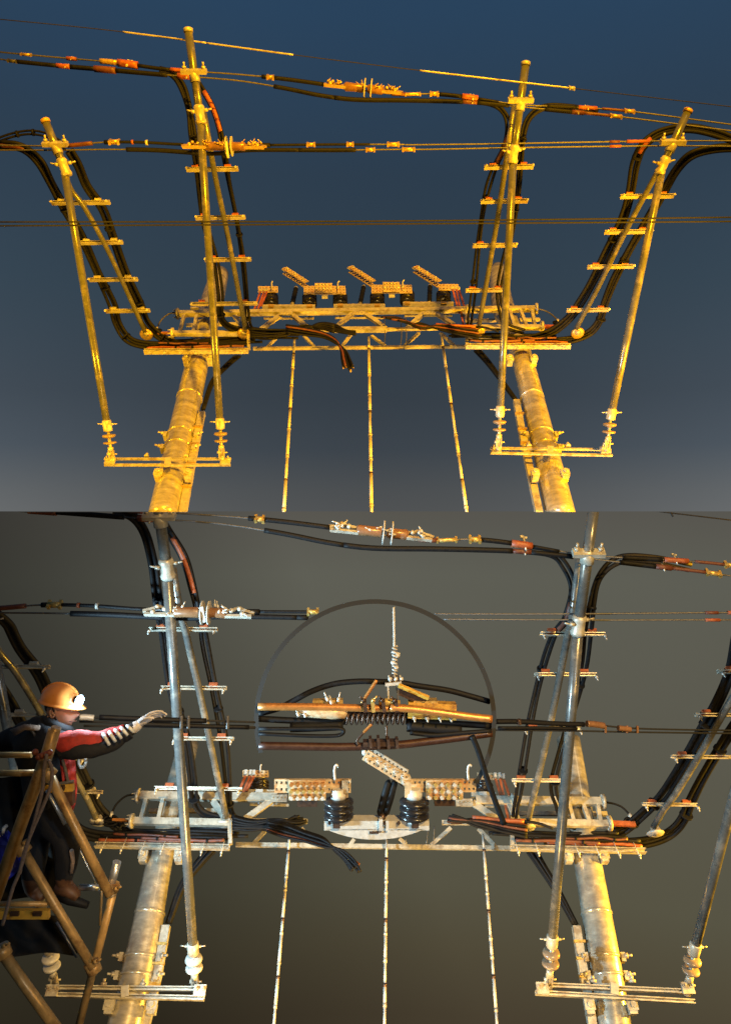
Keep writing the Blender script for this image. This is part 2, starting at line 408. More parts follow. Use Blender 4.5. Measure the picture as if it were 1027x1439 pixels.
def gantry(P):
    global CLIP
    CLIP = 1 if P.up else -1
    U = P.up
    G = 'upper' if U else 'lower'
    sky = 'against the blue night sky' if U else 'against the brown night sky'
    side = ('left', 'right')
    # ---------- steel poles
    if U: shafts = [[(309, 385, 12.5), (297, 430, 16), (277, 512, 16), (231, 722, 21.5), (222, 765, 22.5)], [(699, 379, 11.5), (706, 430, 15.5), (731, 496, 14.5), (787, 722, 20.5), (798, 765, 21.5)]]
    else: shafts = [[(265, 1044, 14.5), (227, 1199, 17.5), (198, 1348, 23), (160, 1520, 29)], [(798, 1039, 16), (825, 1209, 19), (848, 1346, 22), (874, 1520, 25)]]
    def plp(x, y, o=0): return W(x, y, P.dp(y, o))
    for i, sh in enumerate(shafts):
        base = plp(*sh[-1][:2])
        t = thing('steel_pole', ('%s thick round steel pole carrying the %s gantry, behind its crossbar' % (side[i], G)), 'pole', base)
        mb = M(); pts = [plp(a, b) for a, b, _ in sh]; rr = [r * P.dp(b) / F for a, b, r in sh]
        if not U:
            dv = pts[-1] - pts[-2]; k = (pts[-1].z) / -dv.z if dv.z < 0 else 0
            pts.append(pts[-1] + dv * k); rr.append(rr[-1] * 1.05)
        fine = smooth([tuple(p) + (r,) for p, r in zip(pts, rr)], 8)
        mb.tube([f[:3] for f in fine], [f[3] for f in fine], 32)
        build('pole_shaft', mb, POLE, t)
        def at(k):           # point on the axis at final row k
            for a, b in zip(sh, sh[1:]):
                if a[1] <= k <= b[1] or b is sh[-1]:
                    u = (k - a[1]) / (b[1] - a[1]); return a[0] + (b[0] - a[0]) * u, a[2] + (b[2] - a[2]) * u
        rows = (613, 631) if U else (1346, 1372)
        for k in rows + ((560,) if U else (1284,)):
            x, r = at(k); c = plp(x, k); rm = r * P.dp(k) / F
            build('clamp_band', M().lathe(c - Vector((0, 0, .02)), c + Vector((0, 0, .02)), [(0, rm * 1.02), (.2, rm * 1.06), (.8, rm * 1.06), (1, rm * 1.02)], 32), POLE, t)
        for k in rows:
            x, r = at(k)
            for sg in (-1, 1):
                c = plp(x + sg * (r + 3 * P.s), k, .05); q = .035
                mb = M().bar(c - Vector((0, 0, .05)), c + Vector((0, 0, .05)), .05, .12)
                mb.bolt(c + Vector((sg * .02, -.05, .01)), (sg, -.3, 0), .03, .09)
                build('clamp_lug', mb, GALV, t)
        # clamp ears just under the platform and under the crossbar
        for k, dxs in (((503, 17) if U else (1201, 25)), ((664, 21) if U else (1412, 30))):
            x, r = at(k)
            for sg in (-1, 1):
                c = plp(x + sg * dxs, k, .22)
                mb = M().bar(c + Vector((-.06, 0, 0)), c + Vector((.06, 0, 0)), .11, .05)
                mb.lathe(c + Vector((0, -.025, 0)), c + Vector((0, -.06, 0)), [(0, .035), (1, .035)], 6)
                mb.bar(c + Vector((0, .05, -.09)), c + Vector((0, .05, .02)), .09, .12)
                build('clamp_ear', mb, GALV, t)
        # conduit strip that runs down the inner side of the pole
        sg = 1 if i == 0 else -1
        if U: cl = [(284, 581), (272, 640), (257, 722)] if i == 0 else [(725, 564), (735, 618), (744, 660), (757, 722)]
        else: cl = [(234, 1301), (222, 1370), (205, 1440), (180, 1540)] if i == 0 else [(809, 1302), (818, 1360), (830, 1430), (846, 1540)]
        mb = M(); ps = [plp(a, b, .02) for a, b in cl]
        for a, b in zip(ps, ps[1:]): mb.bar(a, b, .10, .09)
        build('conduit', mb, GALV, t)
        for q in range(1, 5):
            u = q / 5; a, b = (ps[0], ps[1]) if u < .5 else (ps[1], ps[2]); c = a.lerp(b, (u * 2) % 1)
            build('conduit_clip', M().bar(c + Vector((-.07, -.05, 0)), c + Vector((.07, -.05, 0)), .03, .05), BRASS, t)
    # ---------- crossbars under the rods
    if U: cb = [((147, 645), (325, 645), (147, 653.5), (324, 653.5), 236), ((689, 630), (858, 632), (689, 636.5), (860, 640), 773)]
    else: cb = [((66, 1388), (289, 1390), (65, 1398), (287, 1403), 176), ((754, 1384), (974, 1394), (752, 1395), (975, 1408), 863)]
    for i, (a, b, c, d, xm) in enumerate(cb):
        t = thing('crossbar', '%s double-channel crossbar clamped across the %s pole of the %s gantry' % (side[i], side[i], G), 'crossbar', plp(*c, .3))
        h = 4.2 * P.s * P.dp(a[1], .3) / F
        for (e, f) in ((a, b), (c, d)):
            build('channel', M().chan(plp(*e, .3), plp(*f, .3), h * (.72 if U else 1), .03 if U else .08, .012), GALV, t)
        y = (a[1] + c[1]) / 2
        A = plp(xm, y - 6 * P.s, .36); B = plp(xm, y + 6 * P.s, .36)
        build('centre_strap', M().bar(A, B, .09, .02), GALV, t)
        for e in (a, b):
            sgn = 1 if e is a else -1
            cc = plp(e[0] + sgn * 8, y - 1, .36)
            mb = M().bar(cc - Vector((.07, 0, 0)), cc + Vector((.07, 0, 0)), .12, .03)
            for q in (-.04, .04): mb.bolt(cc + Vector((q, -.01, .02)), (0, -1, 0), .025, .07)
            build('end_bracket', mb, GALV, t)
        for q in (-.3, .25):
            cc = plp(xm + q * 100, a[1] - 2.5 * P.s, .3)
            build('nut', M().bolt(cc, (0, -.2, 1), .04, .07), GALV, t)
    # ---------- long support rods with their footing insulators
    rods = [((65, 172), (90, 234), (152.5, 606), (158, 646), 'outer left'), ((265, 45), (281, 160), (310, 603), (312, 644), 'inner left'),
            ((738, 92), (721, 216), (702, 586), (700, 630), 'inner right'), ((965, 158), (931, 232), (857, 590), (852, 632), 'outer right')]
    for (top, jn, bot, lk, nm) in rods:
        t = thing('support_rod', '%s long grey support rod rising from the %s gantry crossbar' % (nm, G), 'support rod', P.p(*lk, 'rod'), None)
        r = 5.0
        mb = M(); r1 = P.m(r, *bot, 'rod')
        A, J, B = P.p(*top, 'rod'), P.p(*jn, 'rod'), P.p(*bot, 'rod')
        mb.tube([A, A.lerp(J, .5), J], r1 * 1.02, 16); build('upper_tube', mb, ROD, t)
        cmb = M().lathe(A, A + (A - J).normalized() * .05, [(0, r1 * 1.2), (.7, r1 * 1.2), (1, r1 * .8)], 16); build('end_cap', cmb, YPLATE if nm == 'outer right' or nm == 'outer left' else GALV, t)
        mb = M().tube([J, J.lerp(B, .33), J.lerp(B, .66), B], r1, 16); build('lower_tube', mb, ROD, t)
        ax = (A - J).normalized()
        mb = M().lathe(J - ax * .12, J + ax * .1, [(0, r1 * 1.25), (.15, r1 * 1.45), (.3, r1 * 1.2), (.7, r1 * 1.2), (.85, r1 * 1.45), (1, r1 * 1.15)], 16)
        for sg in (-1, 1):
            mb.bolt(J + Vector((sg * r1 * 1.1, -.03, sg * .03)), (sg, -.2, .1), .022, .1)
        build('joint_clamp', mb, GALV, t)
        # second clamp where the wire crosses
        wy = 106 if nm == 'inner left' else (146 if nm == 'inner right' else 208 if nm == 'outer left' else 205)
        u = (wy - top[1]) / (jn[1] - top[1]); Wp = A.lerp(J, u)
        mb = M().lathe(Wp - ax * .07, Wp + ax * .07, [(0, r1 * 1.3), (1, r1 * 1.3)], 12)
        mb.bar(Wp + Vector((-.16, -r1, 0)), Wp + Vector((.16, -r1, 0)), .09, .05)
        for q in (-.12, .12): mb.bolt(Wp + Vector((q, -r1 - .02, .02)), (0, -1, .3), .028, .08)
        build('wire_clamp', mb, GALV, t)
        # collar, discs, clevis
        ax = (J - B).normalized()
        mb = M().lathe(B, B + ax * .16, [(0, r1 * 1.1), (.1, r1 * 1.25), (.9, r1 * 1.25), (1, r1)], 14)
        for sg in (-1, 1): mb.bolt(B + ax * .1 + Vector((sg * r1, 0, 0)), (sg, 0, .1), .015, .09)
        build('collar', mb, GALV, t)
        C = P.p(*lk, 'rod'); k = P.m(1, *bot, 'rod')
        for q in (.10, .36):
            c0 = B.lerp(C, q)
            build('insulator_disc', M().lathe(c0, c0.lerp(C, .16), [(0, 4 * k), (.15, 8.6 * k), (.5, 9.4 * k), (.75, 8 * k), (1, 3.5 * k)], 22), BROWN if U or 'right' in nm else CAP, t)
        mb = M().tube([B, C], 2.2 * k, 8)
        mb.lathe(B.lerp(C, .55), B.lerp(C, .7), [(0, 4 * k), (1, 4 * k)], 8)
        mb.bar(B.lerp(C, .66) + Vector((-.03, 0, 0)), C + Vector((-.03, 0, 0)), .02, .05); mb.bar(B.lerp(C, .66) + Vector((.03, 0, 0)), C + Vector((.03, 0, 0)), .02, .05)
        mb.bolt(B.lerp(C, .8) + Vector((-.06, 0, 0)), (1, 0, 0), .022, .14)
        mb.ball(C, 4 * k, n=8)
        build('clevis', mb, GALV, t)
    # ---------- cable ladders: brace tube and rungs
    lads = [('outer left', [(84, 215), (98, 262), (120, 293), (155, 358), (204, 466)], [(73, 155, 285), (112, 173, 341), (126, 194, 393), (149, 211, 437)], (206, 470)),
            ('inner left', [(287, 160), (303, 250), (320, 330), (345, 462)], [(262, 335, 238), (275, 345, 306), (288, 353, 365), (268, 362, 427)], (343, 469)),
            ('inner right', [(722, 150), (710, 232), (697, 318), (673, 456)], [(680, 749, 235), (675, 741, 283), (664, 726, 345), (654, 710, 408)], (672, 465)),
            ('outer right', [(930, 229), (909, 268), (876, 330), (842, 400), (809, 462)], [(871, 946, 276), (849, 915, 326), (825, 890, 375), (796, 855, 436)], (811, 468))]
    for nm, tb, rungs, foot in lads:
        t = thing('cable_ladder', '%s cable ladder of the %s gantry, a brace tube with four rungs' % (nm, G), 'cable ladder', P.p(*foot, 'lad'))
        mb = M(); P.tube(mb, tb, 3.7, ('lad+', -.06), 12); build('brace_tube', mb, ROD, t)
        for (x0, x1, y) in rungs:
            k = P.m(1, (x0 + x1) / 2, y, 'lad')
            a = P.p(x0, y + .4, ('lad+', .0)); b = P.p(x1, y - .6, ('lad+', .0))
            rg = build('rung', M().chan(a, b, 3.6 * k, .06, .008, Vector((0, 1, .4))), GALV, t)
            if rg is None: continue
            for e in (a.lerp(b, .03), a.lerp(b, .97)): build('bolt', M().bolt(e + Vector((0, -.05, -.05)), (0, -.3, -1), 1.5 * k, .07), CAP, rg)
            for u in (.17, .80):
                c = a.lerp(b, u) + Vector((0, -.02, 2.4 * k))
                build('clamp_pad', M().bar(c - Vector((4.5 * k, 0, 0)), c + Vector((4.5 * k, 0, 0)), 3 * k, .07), SHRINK if nm != 'outer left' else GALV, t)
        f = P.p(*foot, 'lad'); k = P.m(1, *foot, 'lad')
        mb = M().lathe(f + Vector((0, 0, -3 * k)), f + Vector((0, 0, 1.5 * k)), [(0, 4 * k), (.2, 8 * k), (.6, 9.5 * k), (1, 5 * k)], 20)
        build('foot_saucer', mb, BRASS if U else CAP, t)
        f2 = P.p(foot[0], foot[1] - 5, 'lad')
        build('foot_socket', M().lathe(f, f2, [(0, 5 * k), (.8, 5 * k), (1, 4.2 * k)], 14), GALV, t)
    # ---------- black feeder cables on the ladders
    def bundle(lab, path, offs, lay, r=2.6, sleeve=None, grp=None, wob=1.3):
        t = thing('cable_bundle', lab, 'cables', P.p(*path[len(path) // 2], lay), grp)
        for j, o in enumerate(offs):
            mb = M(); pp = [(x + random.uniform(-wob, wob), y) for x, y in off(path, o)]
            P.tube(mb, pp, r, (lay[0], lay[1] + .03 * (j % 2)) if isinstance(lay, tuple) else lay, 8)
            build('cable', mb, BLACK, t)
        if sleeve:
            for (i0, i1, mt) in sleeve:
                ps = smooth(path, 6); seg = ps[int(i0 * (len(ps) - 1)):int(i1 * (len(ps) - 1)) + 1]
                mb = M()
                for run in P.runs(seg, lay): mb.tube(run, P.m(r * 1.5, *seg[0], lay), 10)
                build('sleeve', mb, mt, t)
        # dark ties every so often
        ps = smooth(path, 6)
        for u in (.35, .55, .75):
            i = int(u * (len(ps) - 1)); 
            if P.inside(*ps[i]) or P.inside(*ps[i - 1]): continue
            a, b = P.p(*ps[i - 1], lay), P.p(*ps[i], lay); c = a.lerp(b, .5); dr = (b - a).normalized()
            rad = P.m(max(abs(o) for o in offs) + r + .6, *ps[i], lay)
            build('tie', M().lathe(c - dr * .012, c + dr * .012, [(0, rad), (1, rad)], 10), BLACK, t)
        return t
    lo = ('lad+', .08)
    bundle('leftmost drooping black cable bundle of the %s gantry' % G,
           [(0, 203), (30, 207), (55, 226), (73, 258), (90, 291), (115, 332), (139, 385), (159, 428), (166, 453), (179, 475), (200, 484), (240, 486), (300, 482)], (-4.2, 0, 4.2), lo, 2.5, [(.0, .1, DSHRINK)])
    bundle('black cable bundle right of the outer left brace tube on the %s gantry' % G,
           [(98, 212), (110, 232), (123, 262), (144, 294), (158, 332), (178, 385), (197, 428), (206, 453), (228, 475), (256, 484), (310, 480), (350, 476)], (-4, 0, 4), lo, 2.5)
    if U:
        bundle('thin black cable pair looping to the outer left rod top of upper gantry', [(-10, 200), (18, 190), (45, 186), (72, 192), (96, 209)], (-2.5, 2.5), lo, 1.6)
    bundle('black cable bundle falling left of the inner left rod on the %s gantry' % G,
           [(225, 98), (243, 104), (256, 122), (267, 155), (272, 190), (278, 240), (287, 310), (302, 365), (309, 412), (311, 445), (324, 460), (350, 466), (380, 470)], (-3, .3, 3.4), lo, 2.3)
    bundle('black cable pair with orange sleeve right of inner left rod on the %s gantry' % G,
           [(272, 105), (285, 125), (299, 150), (309, 180), (316, 215), (322, 255), (332, 305), (342, 365), (347, 420), (349, 450), (357, 464), (380, 471), (420, 473)], (-2.2, 2.2), lo, 2.2, [(.1, .27, SHRINK)])
    bundle('black cable pair falling left of the inner right rod on the %s gantry' % G,
           [(655, 141), (690, 145), (707, 157), (714, 178), (709, 205), (697, 232), (686, 262), (678, 300), (671, 345), (665, 400), (660, 440), (655, 462), (630, 470)], (-2.6, 2.6), lo, 2.1, [(.3, .42, DSHRINK)])
    bundle('black cable pair arching right of the inner right rod on the %s gantry' % G,
           [(840, 158), (800, 151), (765, 151), (744, 166), (735, 193), (731, 230), (727, 275), (718, 323), (706, 375), (700, 412), (704, 440), (712, 458), (735, 466)], (-2.6, 2.6), lo, 2.3)
    bundle('thick black cables left of the outer right brace tube on the %s gantry' % G,
           [(1045, 202), (1000, 186), (964, 180), (930, 186), (906, 202), (892, 229), (885, 273), (873, 310), (851, 357), (831, 398), (815, 426), (797, 448), (771, 468), (737, 477), (690, 476)], (-4.2, -.2, 3.9), lo, 2.6, [(.27, .33, SHRINK)])
    bundle('thick black cables right of the outer right brace tube on the %s gantry' % G,
           [(1045, 207), (1005, 209), (971, 218), (950, 239), (932, 270), (910, 308), (887, 347), (864, 391), (850, 426), (843, 450), (828, 467), (805, 477), (770, 481)], (-3.6, .2, 4), lo, 2.6)
    # black cables that drop behind the poles to the conduits
    if U: tails = [[(335, 500), (318, 515), (299, 537), (286, 575)], [(672, 492), (686, 508), (700, 527), (726, 563)]]
    else: tails = [[(295, 1195), (280, 1212), (256, 1245), (237, 1296)], [(748, 1196), (760, 1215), (782, 1250), (808, 1298)]]
    for i, tl in enumerate(tails):
        t = thing('cable_bundle', 'black cable bundle slanting from the %s gantry platform to the %s pole conduit' % (G, side[i]), 'cables', plp(*tl[1], -.1))
        for j in range(5 if not U else 4):
            q = (j - 2) * 2.7 * P.s; mb = M()
            pp = [(x + q * (1 - n_ * .22), y + abs(q) * .2) for n_, (x, y) in enumerate(tl)]
            mb.tube([plp(a, b, -.15 + .05 * (j % 2)) for a, b in smooth(pp)], 1.9 * P.s * P.dp(tl[1][1]) / F, 8)
            build('cable', mb, BLACK, t)
    # ---------- truss beam across both poles
    t = thing('truss_beam', '%s lattice truss beam carrying the switches of the %s gantry' % ('golden lit' if U else 'partly hidden', G), 'beam', P.p(500, 463, ('pl', .3)))
    fr, bk = ('pl', .30), ('pl', -.30)
    for (a, b, h, l, nm_) in (((248, 441), (755, 434), 5.6, fr, 'top_chord'), ((242, 468.6), (350, 468.4), 5, fr, 'bottom_chord'), ((467, 463.5), (543, 463), 5, fr, 'bottom_chord'), ((664, 460.5), (764, 460), 5, fr, 'bottom_chord'),
                              ((356, 490), (658, 487), 3, bk, 'rear_chord'), ((262, 457), (350, 455), 3, bk, 'rear_chord'), ((656, 451), (758, 449), 3, bk, 'rear_chord'), ((345, 466), (467, 464), 3, fr, 'bottom_chord'), ((543, 463), (664, 461), 3, fr, 'bottom_chord')):
        mb = M(); P.bar(mb, a, b, h * 1.45, l, h * 1.2); build(nm_, mb, GALV, t)
    for (a, b) in (((394, 443), (366, 464)), ((411, 443), (430, 458)), ((495, 441), (469, 463)), ((513, 441), (541, 461)), ((595, 440), (573, 461)), ((612, 440), (641, 459)),
                   ((330, 444), (346, 466)), ((652, 440), (662, 460))):
        mb = M(); P.bar(mb, a, b, 6.6, fr, 4); build('diagonal', mb, GALV, t)
    for (a, b) in (((391, 472), (375, 489)), ((427, 472), (442, 488)), ((494, 469), (480, 488)), ((522, 472), (541, 486)), ((589, 468), (568, 486)), ((619, 468), (637, 485))):
        mb = M(); P.bar(mb, a, b, 4, bk, 3); build('rear_diagonal', mb, GALV, t)
    for (a, b) in (((259, 443), (253, 466)), ((277, 443), (272, 466)), ((300, 443), (296, 466)), ((731, 436), (739, 458)), ((747, 436), (751, 458)), ((704, 437), (708, 458)), ((348, 443), (350, 490)), ((655, 436), (656, 487)), ((716, 437), (722, 458))):
        mb = M(); P.bar(mb, a, b, 4, fr, 5); build('upright', mb, GALV, t)
    for (x, y) in ((250, 441), (243, 468.5), (753, 434), (761, 459), (656, 436)):
        c = P.p(x, y, fr); k = P.m(1, x, y, fr)
        build('end_flange', M().lathe(c - Vector((1.5 * k, 0, 0)), c + Vector((1.5 * k, 0, 0)), [(0, 8 * k), (1, 8 * k)], 20), GALV, t)
        mb = M()
        for q in range(6):
            an = q * math.pi / 3
            mb.bolt(c + Vector((-2 * k, math.cos(an) * 5.5 * k, math.sin(an) * 5.5 * k)), (-1 if x < 400 else 1, 0, 0), 1.1 * k, .05)
        build('flange_bolts', mb, CAP, t)
    mb = M(); P.bar(mb, (268, 434.5), (299, 434), 3, ('pl', .1), 5); build('cap_rail', mb, GALV, t)
    mb = M(); P.bar(mb, (222, 468), (244, 468), 3, fr, 3); build('stub', mb, COPPER, t)
    mb = M(); P.bar(mb, (763, 459), (789, 459.5), 5, fr, 4); build('stub', mb, SHRINK, t)
    # bracket plates (gussets) and bolt heads on chords
    for x in (402, 504, 603):
        if P.inside(x, 440): continue
        c = P.p(x, 440, ('pl', .36)); k = P.m(1, x, 440, fr)
        mb = M().bar(c - Vector((9 * k, 0, 0)), c + Vector((9 * k, 0, 0)), 8 * k, .012)
        for q in (-6, -2, 2, 6): mb.bolt(c + Vector((q * k, 0, 0)), (0, -1, 0), 1 * k, .03)
        build('gusset', mb, GALV, t)
    # thin droppers hanging from the chord
    for x in (540, 570, 563):
        mb = M(); P.tube(mb, [(x, 446), (x + 1, 470), (x, 484)], .6, fr, 5); build('dropper_wire', mb, WIRE, t)
    # ---------- cable trays at the ends
    for i, (x0, x1, y) in enumerate(((203, 349, 494), (654, 801, 486.5))):
        t = thing('cable_tray', '%s cable tray of the %s gantry, carrying sleeved cables across the %s pole' % (side[i], G, side[i]), 'cable tray', P.p((x0 + x1) / 2, y, fr))
        mb = M(); P.bar(mb, (x0, y), (x1, y - (1 if i == 0 else 0)), 4.8, ('pl', .34), 7, True); build('tray_channel', mb, GALV, t)
        mb = M(); P.bar(mb, (x0 + 3, y - 11), (x1 - 2, y - 11), 2.2, ('pl', -.2), 3); build('rear_rail', mb, GALV, t)
        for q in range(7):
            x = x0 + 8 + q * (x1 - x0 - 16) / 6
            c = P.p(x, y, ('pl', .42)); k = P.m(1, x, y, fr)
            build('tie_rod', M().bolt(c + Vector((0, -.02, -4 * k)), (0, -.1, -1), 1.3 * k, 5 * k).tube([c + Vector((0, 0, -4 * k)), c + Vector((0, .1, 12 * k))], .5 * k, 6), CAP, t)
        cs = [(-.02, -5.5, SHRINK, 1.9, x0 + 4, x1 - 40), (.0, -9.5, BLACK, 2, x0 + 6, x1), (-.1, -13, BLACK, 2, x0 + 20, x1 + 20), (.1, -7.5, DSHRINK, 1.7, x0 + 50, x1 - 6), (-.15, -16.5, BLACK, 1.8, x0 + 30, x1 + 10), (.05, -11.5, DSHRINK, 1.3, x0 + 20, x0 + 90)]
        if i == 1: cs = [(a, b, m_, r_, x1 + x0 - e, x1 + x0 - d_) for a, b, m_, r_, d_, e in cs]
        for (o_, dy, m_, r_, xa, xb) in cs:
            mb = M(); pts = [(xa + (xb - xa) * q / 5, y + dy + random.uniform(-1, 1)) for q in range(6)]
            P.tube(mb, pts, r_, ('pl', .3 + o_), 8)
            cab = build('tray_cable', mb, m_, t)
            if m_ is not BLACK and cab:
                for q in ((1, 4) if o_ > 0 else (2,)):
                    mb = M()
                    a = P.p(pts[q][0] - 1.4, pts[q][1], ('pl', .3 + o_)); b = P.p(pts[q][0] + 1.4, pts[q][1], ('pl', .3 + o_))
                    mb.lathe(a, b, [(0, P.m(r_ * 1.25, *pts[q], fr)), (1, P.m(r_ * 1.25, *pts[q], fr))], 8)
                    build('tape_band', mb, BLACK, cab)
    # thin looped earth lead at both ends
    for i, lp in enumerate(([(249, 438), (236, 442), (226, 451), (221, 461)], [(754, 434), (766, 437), (776, 443), (783, 450)])):
        mb = M(); P.tube(mb, lp, 1.1, fr, 6)
        e = lp[-1]; c = P.p(*e, fr); k = P.m(1, *e, fr)
        t = thing('earth_lead', 'thin curved lead arching off the %s end of the %s gantry beam' % (side[i], G), 'lead', P.p(*lp[1], fr))
        build('lead_wire', mb, WIRE if U else BLACK, t)
        build('lead_lug', M().lathe(c + Vector((0, 0, 2 * k)), c - Vector((0, 0, 4 * k)), [(0, 1.5 * k), (.5, 2.5 * k), (1, 1.5 * k)], 8), CAP, t)
        ring = [c + Vector((7 * k * math.cos(a_ / 8 * math.pi) * 1, 0, 3.4 * k * math.sin(a_ / 8 * math.pi) - 6 * k)) for a_ in range(17)]
        build('coil', M().tube(ring, 1.5 * k, 6).tube([q + Vector((0, .04, -2.5 * k)) for q in ring], 1.5 * k, 6), BLACK, t)
    # ---------- switches on the beam
    def insul(x, y0, y1, hw, par):
        a, b = P.p(x, y0, ('pl', .05)), P.p(x, y1, ('pl', .05)); k = P.m(1, x, y0, fr)
        prof = [(0, .42 * hw * k)]
        for q in range(3):
            u = q / 3; prof += [(u + .04, hw * .95 * k), (u + .1, hw * k), (u + .22, hw * .9 * k), (u + .27, hw * .55 * k)]
        prof += [(1, .42 * hw * k)]
        build('insulator', M().lathe(a, b, prof, 24), PORC, par)
        c = P.p(x, y1 - 6, ('pl', .05)); build('insulator_cap', M().lathe(b, c, [(0, .6 * hw * k), (.6, .6 * hw * k), (1, .45 * hw * k)], 18), CAP, par)
    units = [(369, 443, 431.5, (381, 435), 'left', (400, 381), (431, 401), (416, 405), (411, 427)), (469, 541, 430.5, (478, 530), 'middle', (492, 379), (525, 400), (511, 403), (506, 427)), (566, 637, 427.5, (572, 623), 'right', (583, 379), (617, 400), (604, 402), (603, 426))]
    for (x0, x1, y, ins, nm, ba, bb, sa, sb) in units:
        xm = (x0 + x1) / 2
        if P.inside(xm, y) and not P.up and nm == 'middle': continue
        t = thing('disconnect_switch', '%s disconnect switch standing on the %s gantry beam' % (nm, G), 'switch', P.p(xm, y, ('pl', .05)))
        mb = M(); P.bar(mb, (x0, y), (x1, y - .3), 5, ('pl', .22), 5); build('base_plate', mb, GALV, t)
        mb = M(); P.bar(mb, (x0 + 2, y + 16), (x1 - 2, y + 16), 1.8, ('pl', -.12), 3); build('lower_plate', mb, GALV, t)
        for xx in ins:
            if P.inside(xx, y - 10): continue
            insul(xx, y - 3, y - 16, 11, t)
            c = P.p(xx, y - 1, ('pl', .30)); k = P.m(1, xx, y, fr)
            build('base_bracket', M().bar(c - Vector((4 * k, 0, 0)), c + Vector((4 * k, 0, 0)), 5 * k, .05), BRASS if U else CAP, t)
            build('stud', M().bolt(c + Vector((0, .1, -4 * k)), (0, 0, -1), 1.8 * k, 14 * k), WIRE, t)
        if not P.inside(*ba) and not P.inside(*bb):
            k = P.m(1, *ba, fr); A, B = P.p(*ba, ('pl', .1)), P.p(*bb, ('pl', .1)); dr = (B - A); up_ = dr.cross(Vector((0, 1, 0))).normalized() * (7.5 * k)
            mb = M().holed(A - up_ / 2 + Vector((0, -.06, 0)), dr, up_, 9, 2, Vector((0, -1, 0)), .02, .24)
            build('blade', mb, PLATE, t)
            build('blade', M().holed(A - up_ / 2 + Vector((0, .03, 0)), dr, up_, 9, 2, Vector((0, 1, 0)), .02, .24), PLATE, t)
            mb = M()
            for q in (.15, .5, .85): mb.bolt(A.lerp(B, q) + Vector((0, -.08, 0)), (0, -1, 0), 1.5 * k, .05)
            build('blade_bolts', mb, CAP, t)
            build('blade_tip', M().tube([A, A - dr.normalized() * 7 * k], 1 * k, 6), CAP, t)
            S, T_ = P.p(*sa, ('pl', .05)), P.p(*sb, ('pl', .05))
            prof = [(q / 12, (3.6 if q % 2 else 2.6) * k) for q in range(13)]
            build('strut', M().lathe(S, T_, prof, 12), BLACK, t)
            build('strut_end', M().ball(S, 3 * k, n=8).ball(T_, 3 * k, n=8), GALV, t)
    # perforated connecting plates between the switches
    for (x0, x1, y, nm, hook) in ((427, 486, 409, 'left', 475), (522, 579, 407.5, 'right', 566)):
        if P.inside(x0 + 5, y) or P.inside(x1 - 5, y): continue
        t = thing('contact_plate', '%s perforated contact plate bridging two switches on the %s gantry beam' % (nm, G), 'plate', P.p((x0 + x1) / 2, y, fr))
        A = P.p(x0, y + 5, ('pl', .18)); B = P.p(x1, y + 5, ('pl', .18)); C = P.p(x0, y - 6, ('pl', .18)); k = P.m(1, x0, y, fr)
        build('bar_plate', M().holed(A, B - A, C - A, 12, 3, Vector((0, -1, 0)), .02, .2), PLATE, t)
        A2 = A + Vector((16 * k, -.05, -2 * k)); build('front_plate', M().holed(A2, (B - A) * .42, (C - A) * 1.15, 6, 3, Vector((0, -1, 0)), .02, .22), SHRINK if False else PLATE, t)
        for q in range(5):
            for w_ in range(2):
                c = A2 + (B - A) * (.42 * (q + .5) / 5) + (C - A) * (.3 + .5 * w_) + Vector((0, -.02, 0))
                build('nut', M().lathe(c, c + Vector((0, -.04, 0)), [(0, 1.3 * k), (1, 1.3 * k)], 6), CAP, t)
        build('underside_clip', M().bar(P.p((x0 + x1) / 2, y + 8, fr) - Vector((4 * k, 0, 0)), P.p((x0 + x1) / 2, y + 8, fr) + Vector((4 * k, 0, 0)), 3.5 * k, .06), CAP, t)
        hk = [(hook, y - 4), (hook - .5, y - 10), (hook + .5, y - 13), (hook + 2, y - 13.5)]
        mb = M(); P.tube(mb, hk, 1, fr, 6); build('hook', mb, CAP, t)
    for (x0, x1, y, nm, st, hook) in ((363, 391, 407.5, 'left', (((366, 410), (358, 434)), ((371, 410), (363, 434)), ((375, 410), (367, 430))), 382), (616, 644, 404.5, 'right', (((636, 407), (645, 440)), ((641, 407), (651, 457)), ((645, 408), (655, 440))), None)):
        t = thing('contact_plate', '%s end contact plate with hanging red straps on the %s gantry beam' % (nm, G), 'plate', P.p((x0 + x1) / 2, y, fr))
        A = P.p(x0, y + 4, ('pl', .18)); B = P.p(x1, y + 4, ('pl', .18)); C = P.p(x0, y - 4, ('pl', .18))
        build('bar_plate', M().holed(A, B - A, C - A, 6, 2, Vector((0, -1, 0)), .02, .2), PLATE, t)
        for a, b in st:
            mb = M(); P.bar(mb, a, b, 2.6, ('pl', .28), 1.5); s_ = build('red_strap', mb, SHRINK, t)
            c = P.p(a[0], a[1] - 2, ('pl', .28)); k = P.m(1, *a, fr)
            if s_: build('strap_lug', M().bar(c, c + Vector((0, 0, 5 * k)), 2.6 * k, .03), CAP, s_)
        if hook:
            mb = M(); P.tube(mb, [(hook, y - 3), (hook, y - 10), (hook + 1, y - 12)], 1, fr, 6); build('hook', mb, CAP, t)
    # ---------- tangled black cables along the beam
    t = thing('cable_tangle', 'tangle of black cables lying on the %s gantry beam left of its middle' % G, 'cables', P.p(420, 462, fr))
